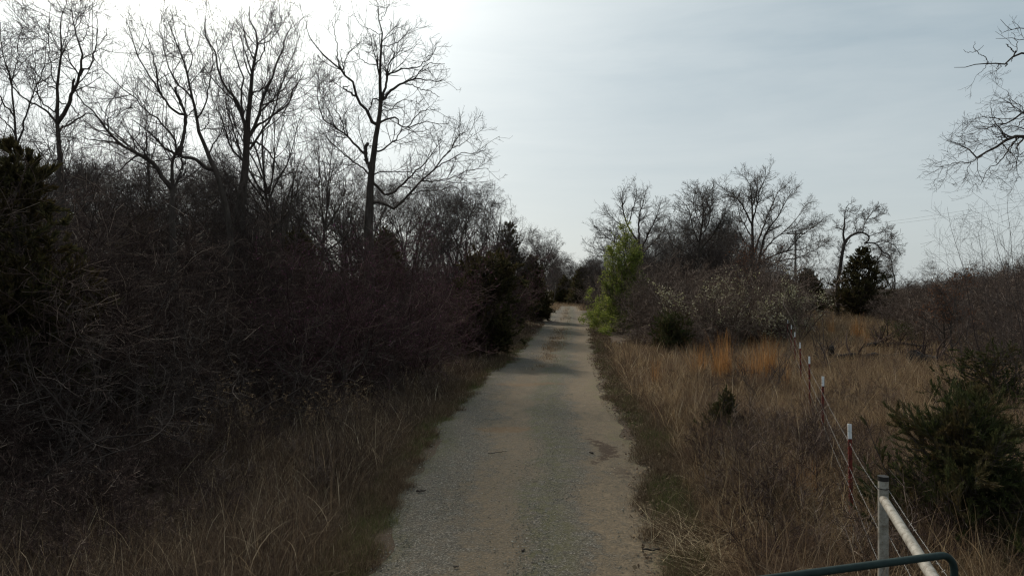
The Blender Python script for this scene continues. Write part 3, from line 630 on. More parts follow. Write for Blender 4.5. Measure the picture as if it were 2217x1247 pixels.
for k in range(74):
    for _ in range(40):
        d = 21+rng.rand()**1.2*42; u = -60+rng.rand()*1140
        x = gx(u, d)
        if x < np.interp(d, [20, 30, 45, 90], [-7, -5, -2.5, 2]) and all((x-a)**2+(d-b)**2 > 3.5 for a, b in wood): break
    wood.append((x, d))
    top = np.interp(u, [-60, 150, 300, 420, 560, 700, 860, 1000, 1100], [330, 380, 335, 370, 390, 370, 400, 415, 465])+rng.randn()*16   # skyline height in the photograph
    Ht = H+(CY-top)/F*d
    put(protos, used, k % 5, (x, d, -.03), rng.rand()*6.28, Ht/9.1*(1, 1, 1)[0], LW, GW)
for k, (u, d, v) in enumerate([(1030, 44, 425), (1150, 62, 488), (1172, 74, 505), (1188, 84, 520), (1125, 56, 490), (1196, 105, 548), (985, 40, 440), (1075, 50, 462), (1165, 92, 530)]):
    Ht = H+(CY-v)/F*d
    put(protos, used, k % 5, (gx(u, d), d, -.03), rng.rand()*6.28, Ht/9.1, 'bare tree along the left roadside towards the bend', 'bare trees along the left of the road')
for k in range(26):
    u = 1190+rng.rand()*110; d = 128+rng.rand()*60; v = 562+rng.randn()*7
    Ht = H+(CY-v)/F*d
    put(protos, used, k % 5, (gx(u, d), d, -.03), rng.rand()*6.28, (Ht/9.1*1.25, Ht/9.1*1.25, Ht/9.1), 'distant bare tree closing off the view where the road bends away', 'distant bare trees at the bend of the road')
for k in range(54):
    u = 1285+rng.rand()*400; d = 58+rng.rand()*35; v = 548+rng.randn()*22-(52 if 1430 < u < 1620 else 0)
    Ht = H+(CY-v)/F*d
    put(protos, used, k % 5, (gx(u, d), d, -.03), rng.rand()*6.28, Ht/9.1, 'small bare tree in the grove behind the brush on the right of the road', 'small bare trees of the right grove')
for k, (u, d, v) in enumerate([(1925, 85, 525), (1945, 90, 548), (1810, 95, 560), (1660, 90, 560), (1780, 100, 575), (1990, 90, 572)]):
    Ht = H+(CY-v)/F*d
    put(protos, used, k % 5, (gx(u, d), d, -.03), rng.rand()*6.28, (Ht/9.1*1.2, Ht/9.1*1.2, Ht/9.1), 'faint bare tree on the far side of the field', 'faint bare trees beyond the field')
# far low wood closing the horizon, one mass
g = G(); rf = rs(77); n = 5200
X = -260+rf.rand(n)*620; Y = 185+rf.rand(n)*90; P = np.zeros((n, 5, 3)); hh = 4+rf.rand(n)*5.0; hh *= .55+.75*vnoise(X, Y, 17, 4)
hh = np.where((X > 40), hh*.8, hh)
P[:, 0] = np.stack([X, Y, 0*X-.1], -1); d_ = unit(np.stack([rf.randn(n)*.35, rf.randn(n)*.35, np.ones(n)], -1))
for s in range(1, 5): d_ = unit(d_+rf.randn(n, 3)*.2); P[:, s] = P[:, s-1]+d_*hh[:, None]/4
Rr = .05*np.linspace(1, .3, 5)[None]+0*hh[:, None]; g.tubes(P, Rr, 3)
Q, Rq = spawn(rf, P, Rr, n*7, .1, 1, 25, 65, 1.2, 3.0, 4, .2, .05, .6, .02); g.tubes(Q, Rq, 3)
o = stuff(g, 'far_wood', 'twig_far'); tag(o, 'low far-off bare wood along the horizon', 'wood')

# ------------------------------------------------------------------ cedars
def cedar(label, u, d, Ht, Rad, seed, **k):
    g1, g2 = cedar_meshes(seed, Ht, Rad, **k); r = plant('cedar_tree', (g1, g2), ('trunk', 'foliage'))
    r.location = (gx(u, d), d, -.03); r.rotation_euler = (0, 0, seed*1.7); tag(r, label, 'cedar tree'); return r
cedar('big dark cedar with ragged top at the left edge of the photo', 35, 12.0, 5.5, 1.35, 61, n=60000, shape='cone', needle=.11, rough=.5, gap=.5)
cedar('round dark cedar at the left road edge, low and dome shaped', 1052, 29.0, 4.3, 1.95, 62, n=80000, shape='round', needle=.13, skirt=.0, rough=.16)
cedar('tall dark cedar with pointed broken top behind the round one by the road', 1104, 52, 8.0, 1.8, 63, n=34000, shape='cone', needle=.17, rough=.5, gap=.55)
cedar('dark cedar low beside the road beyond the tall pointed one', 1148, 60, 5.6, 1.9, 64, n=26000, shape='cone', needle=.28)
cedar('dark cedar almost hidden behind the tangled oaks of the wood', 300, 27, 5.7, 1.5, 65, n=18000, shape='cone', needle=.22, rough=.35)
cedar('dark cedar hidden at the foot of the tall lone oak', 640, 30, 5.4, 1.7, 66, n=18000, shape='cone', needle=.22, rough=.35)
cedar('dark cedar peeping just right of the tall lone oak trunk', 835, 33, 5.6, 1.5, 72, n=16000, shape='cone', needle=.24, rough=.35)
cedar('dark cedar under the arching limb of the crooked tree in the field', 1866, 68, 6.9, 2.7, 67, n=34000, shape='cone', needle=.24, rough=.5, gap=.45)
cedar('low dark cedar right of the utility pole on the field edge', 1748, 84, 5.0, 2.6, 68, n=22000, shape='cone', needle=.36)
cedar('flat dark cedar at the far field edge left of the crooked tree', 1700, 82, 4.2, 2.4, 69, n=16000, shape='cone', needle=.36)
cedar('dark cedar at the far end of the road on the right of the bend', 1262, 118, 6.2, 3.2, 70, n=16000, shape='cone', needle=.45)
cedar('dark cedar at the far end of the road on the left of the bend', 1222, 124, 4.6, 2.6, 71, n=12000, shape='cone', needle=.45)
cedar('small bushy green juniper at the edge of the brush right of the road', 1452, 30.5, 1.75, 1.1, 73, n=22000, shape='round', needle=.09, mat='cedar_green', skirt=0, rough=.25)
cedar('knee-high green cedar with a bare leader growing in the tall grass left of the fence', 1565, 12.9, 1.05, .36, 74, n=26000, shape='cone', needle=.045, mat='cedar_green', skirt=0, rough=.6, gap=.35, width=.07)
cedar('large feathery green cedar in the lower right corner behind the fence', 2095, 7.4, 1.75, 1.05, 75, n=200000, shape='col', needle=.050, mat='cedar_green', skirt=0, rough=.55, width=.055, gap=.25, nbk=2.2)
cedar('loose greenish cedar in the brush at the right edge of the photo', 2150, 15, 1.7, 1.0, 76, n=22000, shape='round', needle=.06, mat='cedar_green', rough=.5, gap=.5)

# ------------------------------------------------------------------ thicket left of the road
def make_shrubs(mat, seeds, Ht, cat='shrub', name='bare_shrub', **k):
    out_ = []
    for s in seeds:
        a, b, tw = shrub_meshes(s, Ht, mat=mat, **k); out_.append(tag(plant(name, (a, b), ('stems', 'twigs')), 'x', cat))
    return out_
SB = make_shrubs('brush', (81, 82, 83, 84), 3.9, nst=20, dens=1.5, spread=.6, tip=.0032)
fb = [False]*4
front = lambda d: np.interp(d, [2, 8, 10, 14, 20, 29, 45, 60, 100, 125], [-7.4, -7.1, -6.9, -6.3, -5.3, -4.2, -.9, .7, 4.6, 6.0])
rng = rs(9)
pts_ = []
def room(x, y, r):
    for a, b in pts_:
        if (a-x)**2+(b-y)**2 < r*r: return False
    pts_.append((x, y)); return True
for k in range(900):
    d = 5.5+rng.rand()**1.4*62; off = rng.rand()**1.3*(5+d*.35); x = front(d)-.7-off
    if (x/d) < -.93 or len(pts_) > 225: continue
    if (x-gx(1052, 29))**2+(d-29)**2 < 4.5 or (x-gx(45, 12))**2+(d-12)**2 < 1.8: continue
    if not room(x, d, 1.05+d*.012): continue
    ht = (3.1+.6*rng.rand()+min(off, 4)*.38)*(1+.1*math.sin(d*.6))
    if d > 26: ht = min(ht, 4.1)
    if off < 1.0: ht *= .72
    put(SB, fb, rng.randint(4), (x, d, -.03), rng.rand()*6.28, (ht/3.9*1.12, ht/3.9*1.12, ht/3.9), 'dark bare tangled shrub in the thicket left of the road', 'dark shrubs of the left thicket')
SV = make_shrubs('brush', (85, 86), 1.1, name='low_brush', nst=16, dens=1.1, spread=.9, tip=.0022, r0=.006)
fv = [False]*2
for k in range(95):
    d = 5.2+rng.rand()**1.2*20; x = road_l(d)-1.7-rng.rand()**.8*(road_l(d)-1.7-front(d)+.8)
    if x/d < -.9: continue
    s_ = (.55+.6*rng.rand())*np.interp(road_l(d)-x, [1.6, 3.5], [.55, 1.1]); put(SV, fv, k % 2, (x, d, -.03), rng.rand()*6.28, s_, 'low dark twiggy brush tangled in the weeds of the left verge', 'low brush of the left verge')
# redbuds, rose-brown shrubs with faint purple buds
SR = []
for s in (91, 92):
    a, b, tw = shrub_meshes(s, 4.2, nst=14, dens=1.3, spread=.5, mat='brush_red', tip=.0032)
    V, f = leaves_on(rs(s), tw[1][0], 1500, .032, .015); g = G(); g.add(V, f); SR.append(tag(plant('redbud_shrub', (a, b, g.mesh('buds', M['bud'])), ('stems', 'twigs', 'buds')), 'x', 'shrub'))
fr = [False]*2
for k, (u, d, h_) in enumerate([(800, 21, 4.9), (850, 22, 4.7), (745, 18, 4.3), (905, 23.5, 4.6), (700, 17, 4.0), (960, 31.5, 5.2), (1010, 32, 5.0), (985, 27, 3.9), (880, 19.5, 3.6), (1090, 41, 5.2)]):
    put(SR, fr, k % 2, (gx(u, d), d, -.03), k*2.1, h_/4.2, 'rose-brown purple-budded shrub in the thicket near the lone oak', 'purple-budded shrubs of the left thicket')
# pale leafless saplings at the face of the thicket, long bowed branches catching light
M['sapling'] = island('sapling_bark', [(0, (.025, .018, .016)), (.7, (.055, .042, .036)), (1, (.13, .105, .09))])
SS = []
for s in (95, 96, 97):
    a, b, tw = shrub_meshes(s, 3.2, nst=5, dens=.8, spread=1.5, gn=.22, mat='sapling', tip=.0026, r0=.020, base=.3); SS.append(tag(plant('bare_sapling', (a, b), ('stems', 'twigs')), 'x', 'sapling'))
fs = [False]*3
for k, (u, d, h_) in enumerate([(60, 9.3, 3.0), (190, 10.0, 2.4), (-40, 8.6, 3.4), (330, 12.3, 2.9), (480, 13.5, 3.4), (600, 14.8, 3.2), (130, 11.2, 3.6), (740, 18, 3.0), (850, 22, 3.2), (410, 13.0, 2.2), (270, 11.6, 3.8), (680, 16.5, 3.8), (930, 25, 3.4), (820, 20.5, 3.9)]):
    put(SS, fs, k % 3, (gx(u, d), d, -.03), k*1.9, h_/3.2, 'pale bowed sapling at the front face of the left thicket', 'pale saplings at the front of the left thicket')

# ------------------------------------------------------------------ brush right of the road
ST = make_shrubs('brush_tan', (101, 102, 103, 104), 2.6, name='tan_shrub', nst=20, dens=1.2, spread=.65, tip=.0038)
ft = [False]*4
pts_ = []
rgt = lambda d: np.interp(d, [25, 31, 36, 45, 60, 100, 125], [6.6, 5.6, 5.0, 5.9, 7.4, 11.2, 13.2])
for k in range(1200):
    d = 31+rng.rand()**1.5*85; w = np.interp(d, [31, 36, 50, 70, 110], [2.5, 8.5, 12, 14, 12]); x = rgt(d)+.6+rng.rand()*w
    u = CX+x/d*F
    if len(pts_) > 150: break
    if (x-gx(1452, 30.5))**2+(d-30.5)**2 < 2.2: continue
    if u > 1690 and d < 60: continue
    if abs(u-1325) < 62 and d < 52: continue
    if not room(x, d, .85+d*.012): continue
    ht = (1.9+2.9*rng.rand()**1.6+(.9 if d > 42 else 0))*np.interp(x-rgt(d), [.6, 3.0], [.5, 1])
    put(ST, ft, rng.randint(4), (x, d, -.03), rng.rand()*6.28, (max(ht, 2.8)/2.6, max(ht, 2.8)/2.6, ht/2.6), 'tan bare shrub in the brush between the road and the far end of the fence', 'tan shrubs of the brush right of the road')
SM = make_shrubs('brush_tan', (105, 106, 107), 2.6, name='bramble_shrub', nst=22, dens=1.2, spread=.75, tip=.0038); fm = [False]*3
SP = make_shrubs('brush_tan', (108, 109), 3.4, name='leggy_shrub', nst=9, dens=.7, spread=.8, tip=.0045, r0=.022)
fp = [False]*2
for k in range(26):
    d = 34+rng.rand()*16; x = rgt(d)+1.0+rng.rand()*8.5
    if abs(CX+x/d*F-1325) < 60: continue
    s_ = .8+.5*rng.rand(); put(SP, fp, k % 2, (x, d, -.03), rng.rand()*6.28, s_, 'leggy pale-stemmed shrub poking out of the brush right of the road', 'leggy shrubs in the right brush')
pts_ = []
for k in range(2600):            # bramble bank beyond the fence at the right
    u = 1690+rng.rand()*960; d = 19+rng.rand()**1.3*90; x = gx(u, d)
    if len(pts_) > 165: break
    lim = np.interp(u, [1690, 1800, 1930, 2000, 2100, 2330], [100, 88, 52, 33, 25, 20])
    if d < lim or not room(x, d, .85+d*.012): continue
    vt = np.interp(u, [1690, 1850, 1950, 2020, 2100, 2217, 2330], [632, 628, 618, 604, 588, 566, 560])+rng.randn()*8
    ht = max(.9, H+(CY-vt)/F*d)*(.80+.2*rng.rand())
    if d < lim+3: ht *= .6
    put(SM, fm, rng.randint(3), (x, d, -.03), rng.rand()*6.28, (ht/2.6*1.15, ht/2.6*1.15, ht/2.6), 'brown bare bramble shrub on the bank beyond the fence at the right', 'bramble shrubs beyond the fence')
# thin whips at the right edge
SW = []
for s in (111, 112):
    a, b, tw = shrub_meshes(s, 4.0, nst=7, dens=.7, spread=.3, gn=.09, up=.05, mat='twig', tip=.0015, r0=.009, base=.6); SW.append(tag(plant('young_tree_clump', (a, b), ('stems', 'twigs')), 'x', 'sapling clump'))
fw = [False]*2
for k, (u, d, v) in enumerate([(2195, 15, 425), (2240, 14, 400), (2150, 18, 480), (2110, 20, 515), (2270, 17, 380), (2075, 24, 535), (2215, 22, 455)]):
    ht = H+(CY-v)/F*d
    put(SW, fw, k % 2, (gx(u, d), d, -.03), k*1.3, (ht/4.0*.75, ht/4.0*.75, ht/4.0), 'clump of thin upright whips above the brambles', 'clumps of thin whips at the right edge')
def leafy(name, label, cat, u, d, seed, Ht, mat, n, size, lmat, part='leaves', tmat='twig', tree=False, rz=0, loc=None, **k):
    if tree:
        a, b, tw, P = tree_meshes(seed, Ht, tmat=tmat, **k)
        names = ('trunk', 'crown', part); src = tw[1][0]
    else:
        a, b, tw = shrub_meshes(seed, Ht, mat=mat, **k); names = ('stems', 'twigs', part); src = tw[1][0]
    V, f = leaves_on(rs(seed), src, n, size, size*.8); g = G(); g.add(V, f)
    r = plant(name, (a, b, g.mesh(part, M[lmat])), names); r.location = (gx(u, d), d, -.03); r.rotation_euler = (0, 0, rz)
    return tag(r, label, cat)
leafy('oak_sapling', 'small oak clinging to reddish dead leaves, rising from the brambles at the right', 'tree', 2062, 26, 121, 3.9, '', 700, .085, 'leaf_brown', 'dead_leaves', tree=True, spread=.34, fork=.15, nl=9, dens=.8, gn=.28, lean=.2)
leafy('oak_sapling', 'crooked little tree with few red dead leaves, left of its taller leafy neighbour', 'tree', 2035, 29, 122, 3.6, '', 500, .085, 'leaf_brown', 'dead_leaves', tree=True, spread=.42, fork=.2, nl=8, dens=.6, gn=.32, lean=.3)
leafy('oak_sapling', 'young tree with scattered reddish dead leaves at the centre of the right brush', 'tree', 1566, 39, 123, 5.9, '', 1500, .085, 'leaf_brown', 'dead_leaves', tree=True, spread=.34, fork=.12, nl=16, dens=1.1, gn=.15, tmat='twig')
for k, (u, d, h_, n) in enumerate([(1495, 34, 3.5, 2000), (1640, 35, 3.5, 2200), (1690, 38.5, 3.5, 2200), (1598, 35.5, 3.9, 1100)]):
    leafy('flowering_shrub', ['pale blossoming shrub at the left side of the right brush near the green tree', 'cream blossoming shrub under the broad oak trunk', 'cream blossoming shrub at the fence end in front of the utility pole', 'sparse pale-budded shrub directly right of the young tree with reddish leaves'][k], 'shrub', u, d, 130+k, h_, 'brush_tan', n, .085, 'blossom', 'blossom', nst=12, dens=1.0, spread=.75, tip=.0038)
# the bright green leafing pear tree
def pear():
    rngp = rs(140); S = 16; P = np.zeros((3, S, 3)); 
    for q, (tx, ty, hh) in enumerate(((.1, 0, 6.9), (-.75, .3, 5.3), (.8, -.2, 5.0))):
        P[q, :, 2] = np.linspace(0, hh, S); P[q, :, 0] = tx*np.linspace(0, 1, S)**.7; P[q, :, 1] = ty*np.linspace(0, 1, S)
    P[:, 1:, :2] += rngp.randn(3, S-1, 2)*.03; Rd = np.linspace(.08, .012, S)[None]*np.array([[1], [.7], [.7]])
    A, Ra = spawn(rngp, P, Rd, 150, .05, 1, 35, 62, 1.5, 2.7, 10, .10, .13, .5, .008, taper=.72); A, Ra = A, Ra
    B, Rb = spawn(rngp, A, Ra, 1300, .1, 1, 25, 60, .35, .9, 5, .14, .06, .6, .005)
    sa, sb, sw = shrub_meshes(141, 2.6, nst=16, spread=1.0, dens=.9, mat='brush_tan', tip=.004, r0=.02)
    V, f = leaves_on(rngp, B, 26000, .085, .07, .05); V2, f2 = leaves_on(rngp, sw[1][0]*[1.2, 1.2, 1]+[-.8, -.5, 0], 11000, .085, .07, .05)
    g1 = G(); g1.tubes(P, Rd, 7); g1.tubes(A, Ra, 4); g2 = G(); g2.tubes(B, Rb, 3); g = G(); g.add(V, f); g.add(V2, f2)
    r = plant('leafing_pear_tree', (g1.mesh('trunk', M['bark']), g2.mesh('crown', M['brush_tan']), g.mesh('leaves', M['leaf_green'])), ('trunk', 'crown', 'leaves'))
    r.location = (gx(1350, 46), 46, -.03); tag(r, 'bright yellow-green leafing tree beside the road on the right', 'tree')
pear()
leafy('green_shrub', 'small patch of green-leaved honeysuckle in the brambles right of the orange grass', 'shrub', 1935, 33, 151, 1.5, 'brush_tan', 1500, .06, 'cedar_green', 'leaves', nst=10, dens=.7, spread=.8)
# little bare saplings among the tall grass near the fence
SL = []
for s in (161, 162, 163):
    a, b, tw = shrub_meshes(s, 1.6, nst=3, dens=.55, spread=.6, gn=.13, mat='twig', tip=.0028, r0=.013, base=.08, levels=2); SL.append(tag(plant('bare_sapling', (a, b), ('stem', 'twigs')), 'x', 'sapling'))
fl = [False]*3
for k, (u, d, h_) in enumerate([(1630, 19, 1.5), (1645, 19.5, 1.6), (1675, 19, 1.45), (1735, 13.2, 1.15), (1655, 17, 1.2), (1800, 24, 2.0), (1785, 26, 1.9), (1600, 15, .8), (1660, 12, .75)]):
    put(SL, fl, k % 3, (gx(u, d), d, -.02), k*1.1, h_/1.6, 'thin dark leafless sapling near the wire fence', 'thin saplings near the fence')
SD = []
for s in (164, 165):
    a, b, tw = shrub_meshes(s, .9, nst=9, dens=.8, spread=.7, gn=.10, mat='brush' if s == 164 else 'brush_tan', tip=.0018, r0=.005, base=.15, levels=2); SD.append(tag(plant('dead_weed', (a, b), ('stems', 'twigs')), 'x', 'weed'))
fd = [False]*2
for k in range(130):
    if k < 22 or 60 <= k < 90: d = 6.6+rng.rand()*6; x = np.interp(d, [6, 14], [2.4, 3.4])+rng.rand()*2.2
    elif k < 42 or 115 < k: d = 7+rng.rand()*12; x = road_l(d)-1.0-rng.rand()*3.2
    else: d = 9+rng.rand()*20; x = gx(1500, d)+rng.rand()*d*.5
    put(SD, fd, k % 2, (x, d, -.02), rng.rand()*6.28, .7+.5*rng.rand(), 'dark twiggy dead weed standing in the dry grass', 'dead weeds in the grass')

# ------------------------------------------------------------------ grass
def meadow(name, mat, label, cat, n, keep, box_, h0, h1, wid, lean=.4, curl=.7, seed=0, hs=1.2, dpow=1.0, S=5, per=(4, 16), sig=.05, hfun=None, gate=.08):
    r = rs(seed); X, Y = scatter(r, n*2//(per[0]+per[1]), *box_, keep=keep, dpow=dpow)
    k2 = vnoise(X, Y, .45, seed+2)*.6+vnoise(X, Y, 1.7, seed+3)*.4
    q = r.rand(len(X)) < np.clip(-.25+2.2*k2, gate, 1); X, Y = X[q], Y[q]
    G0 = X; X, Y, az, hf = tufts(r, X, Y, per, sig*np.repeat(1, 1)[0]); k = vnoise(X, Y, hs, seed+1)
    h = (h0+(h1-h0)*(.5*k+.5*r.rand(len(X))))*hf
    if hfun is not None: h = h*hfun(X, Y)
    wd = wid*np.clip(Y/11, .8, 4)*(.5+.9*r.rand(len(X)))
    m = len(X); V, f, P = blades(r, X, Y, h, wd, lean, curl, S, azim=az+r.randn(m)*.6)
    g = G(); g.add(V, f); o = stuff(g, name, mat); tag(o, label, cat); return o, X, Y
fence_x = lambda d: 3.9+.37*(d-7.97)
dr = lambda x, y: x-road_r(y)
dl = lambda x, y: road_l(y)-x
meadow('tall_dry_grass', 'grass', 'tall brown dry grass between the road and the fence', 'grass', 1300000, lambda x, y: (dr(x, y) > .42+.3*vnoise(x, y, .8, 31)) & (x/y < 1.1), (1.8, 20, 3.5, 36), .20, .85, .0048, .55, .95, 201, hs=.8, hfun=lambda x, y: np.clip((dr(x, y)-.2)/1.3, .22, 1)*np.where((np.abs(x-fence_x(y)) < .45) & (y < 16), .42, 1)*(.45+.9*vnoise(x, y, 1.1, 71)))
meadow('field_grass', 'grass', 'dry brown grass of the open field beyond the fence', 'grass', 1300000, lambda x, y: (x > fence_x(y)+.2) & (x/y < 1.15), (4, 130, 5, 130), .2, .95, .0050, .5, .9, 205, hs=.9, hfun=lambda x, y: .45+.9*vnoise(x, y, 1.4, 72))
meadow('dead_stalks', 'grass', 'coarse bent dead stalks tangled through the tall dry grass', 'grass', 190000, lambda x, y: (dr(x, y) > .7) & (x/y < 1.1), (2, 20, 4, 34), .25, 1.05, .0085, .8, 1.3, 227, per=(2, 6), S=7, sig=.12, gate=.3)
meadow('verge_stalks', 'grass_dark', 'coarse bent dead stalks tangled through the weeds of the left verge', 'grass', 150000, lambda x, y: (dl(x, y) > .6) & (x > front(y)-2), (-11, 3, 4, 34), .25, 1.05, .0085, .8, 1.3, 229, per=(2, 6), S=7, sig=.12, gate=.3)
meadow('field_green_grass', 'grass_green', 'yellowish green grass patches in the field beyond the fence', 'grass', 500000, lambda x, y: (x > fence_x(y)) & (x/y < .85) & (vnoise(x, y, 2.2, 73) > .62), (4, 40, 6, 45), .15, .5, .0048, .5, .9, 207)
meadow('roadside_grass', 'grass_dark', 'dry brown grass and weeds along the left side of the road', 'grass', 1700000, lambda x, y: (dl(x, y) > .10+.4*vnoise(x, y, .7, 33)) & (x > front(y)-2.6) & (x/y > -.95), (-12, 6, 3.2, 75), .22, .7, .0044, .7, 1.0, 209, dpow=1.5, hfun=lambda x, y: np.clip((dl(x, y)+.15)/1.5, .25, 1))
meadow('low_verge_grass', 'grass_green', 'low green grass at the edges of the gravel road', 'grass', 2600000, lambda x, y: (np.minimum(np.abs(dr(x, y)-.35), np.abs(dl(x, y)-.3)) < .14+.30*vnoise(x, y, .5, 35)) & (vnoise(x, y, 1.6, 36) > np.where(x < road_l(y)+.5, .12, .34)), (-2.6, 7, 4, 40), .04, .17, .0045, .7, .9, 213, S=4, dpow=1.3, gate=.5)
meadow('matted_verge_grass', 'litter', 'short matted dead grass at the edges of the gravel road', 'grass', 3200000, lambda x, y: (dr(x, y) > -.28+.6*vnoise(x, y, .4, 37)) & (dr(x, y) < 1.1) | (dl(x, y) > -.25+.6*vnoise(x, y, .4, 38)) & (dl(x, y) < 1.3), (-3.2, 9, 3.5, 55), .06, .30, .0045, .7, 1.2, 217, S=4, dpow=1.35, gate=.3)
def crowngrass(x, y):
    u = (x-road_l(y))/(road_r(y)-road_l(y)); q = rs(44).rand(len(x))
    p = np.exp(-((u-.45)/.13)**2)*np.clip(2.4*vnoise(x, y, 1.1, 41)-.45, 0, 1)*np.interp(y, [24, 33, 40, 50, 58, 66, 90], [.05, .7, 1, .35, .25, .7, 1]); return q < p
meadow('track_centre_grass', 'grass', 'tan grass growing on the crown between the wheel tracks far along the road', 'grass', 1500000, crowngrass, (-.5, 11, 22, 112), .06, .30, .0042, .6, .8, 221, S=4, gate=.6, sig=.08)
meadow('far_verge_grass', 'grass', 'pale tan grass closing over the far end of the road', 'grass', 260000, lambda x, y: (y > 108) | (np.abs(x-(road_l(y)+road_r(y))/2) > 1.4), (3, 17, 88, 130), .3, .8, .0050, .4, .6, 223, S=4, gate=.5, sig=.2)
meadow('sparse_track_grass', 'grass_green', 'sparse green sprigs between the wheel tracks', 'grass', 300000, lambda x, y: (np.abs((x-road_l(y))/(road_r(y)-road_l(y))-.58) < .07) & (vnoise(x, y, .5, 43) > .66), (-1.5, 5, 4, 26), .01, .035, .0032, .9, .9, 225, S=4)
# orange bluestem tufts
def tuft_mesh(seed, mat, n=90, h=1.35, r=.2):
    rg = rs(seed); a = rg.rand(n)*6.28; q = r*np.sqrt(rg.rand(n)); V, f, P = blades(rg, q*np.cos(a), q*np.sin(a), h*(.35+.75*rg.rand(n)), .010*np.ones(n), .13, .25, 6, z=np.zeros(n)); g = G(); g.add(V, f); return g.mesh('grass_tuft', M[mat])
TM = [tuft_mesh(231+i, 'grass_orange') for i in range(3)]
def tuft(k, x, y, sc, label, group):
    o = bpy.data.objects.new('grass_tuft', TM[k % 3]); COL.objects.link(o); o.location = (x, y, -.02); o.rotation_euler = (0, 0, k*1.3); o.scale = (sc, sc, sc); tag(o, label, 'grass', group)
for k, (u, d, s_) in enumerate([(1556, 21.3, 1.1), (1572, 21.0, 1.15), (1564, 22.2, 1.2), (1612, 21.5, .85), (1638, 21.0, 1.05), (1656, 21.4, 1.15), (1669, 21.2, 1.1), (1513, 21.5, 1.0), (1521, 22.6, .8), (1702, 20, .7), (1420, 20, .7)]):
    tuft(k, gx(u, d), d, s_, 'upright orange grass tuft left of the fence', 'orange tufts left of the fence')
for k, (u, d, s_) in enumerate([(1862, 38, 1.15), (1850, 39, 1.0), (1800, 42, .9), (1878, 33, .8), (1772, 46, .9)]):
    tuft(k, gx(u, d), d, s_, 'orange grass tuft in the field beyond the fence', 'orange tufts beyond the fence')
for k, (u, d, s_) in enumerate([(1725, 8.8, .42), (1755, 9.1, .5), (1718, 9.2, .42), (1700, 9.8, .45)]):
    tuft(k, gx(u, d), d, s_, 'small orange sprig of grass near the closest fence posts', 'small orange sprigs near the fence')
# tall seed-headed weeds on the left verge
def seedhead_weed(seed):
    rg = rs(seed); n = 9; P = np.zeros((n, 9, 3)); P[:, 0, :2] = rg.randn(n, 2)*.10; d_ = unit(np.stack([rg.randn(n)*.16, rg.randn(n)*.16, np.ones(n)], -1)); ln = 1.0+.5*rg.rand(n)
    for s in range(1, 9): d_ = unit(d_+rg.randn(n, 3)*.05); P[:, s] = P[:, s-1]+d_*ln[:, None]/8
    Rr = np.linspace(.004, .0016, 9)[None]+0*ln[:, None]; g = G(); g.tubes(P, Rr, 4)
    Q, Rq = spawn(rg, P, Rr, 70, .72, 1, 25, 70, .08, .18, 6, .15, -.22, .9, .0011); g.tubes(Q, Rq, 3)
    V, f = leaves_on(rg, Q, 380, .012, .004, .1); g2 = G(); g2.add(V, f)
    return g.mesh('stems', M['grass_dark']), g2.mesh('seed_heads', M['grass'])
SW2 = [tag(plant('seedhead_weed', seedhead_weed(s), ('stems', 'seed_heads')), 'x', 'weed') for s in (241, 242)]; f2_ = [False]*2
for k, (u, d, s_) in enumerate([(700, 10.6, 1.05), (735, 10.4, 1.1), (770, 10.8, 1.1), (760, 11.6, 1.0), (680, 11.0, .9), (545, 10.2, 1.0), (520, 10.5, 1.05), (470, 11.2, 1.2), (800, 12.5, .8), (620, 11.4, 1.0), (430, 10, .9), (180, 8.2, .55), (890, 14.5, .9), (360, 9.6, .8)]):
    put(SW2, f2_, k % 2, (gx(u, d), d, -.02), k*1.7, s_, 'pale seed-headed weed standing in front of the left thicket', 'seed-headed weeds on the left verge')
# pale bent straws and arching canes
g = G(); rg = rs(251); n = 3000; X = np.concatenate([-8.5+7*rg.rand(n//2), 2.2+9*rg.rand(n//2)]); Y = 4.2+14*rg.rand(n); k = ((X < 0) & (dl(X, Y) > .9)) | (dr(X, Y) > .8); X, Y = X[k], Y[k]
V, f, P = blades(rg, X, Y, .25+.75*rg.rand(len(X)), .003+.004*rg.rand(len(X)), .8, 1.5, 8); g.add(V, f); o = stuff(g, 'bent_straws', 'straw'); tag(o, 'pale bent straws scattered through the grass', 'grass')
# straw heap at the right road edge
g = G(); rg = rs(252); n = 300; X = gx(1500, 5.6)+rg.randn(n)*.25+.18; X = 2.05+rg.randn(n)*.22; Y = 7.6+rg.randn(n)*.55; V, f, P = blades(rg, X, Y, .25+.45*rg.rand(n), .0075*np.ones(n), .3, .6, 6, azim=2.4); V[..., 2] = .03+V[..., 2]*.28; V[..., :2] = V[..., :2]+np.stack([np.cos(np.arange(n)*1.7), np.sin(np.arange(n)*1.7)], -1)[:, None, None, :]*np.linspace(0, .35, 6)[None, :, None, None]; g.add(V, f)
o = stuff(g, 'straw_heap', 'straw'); tag(o, 'flattened heap of pale straw at the right edge of the road', 'straw')
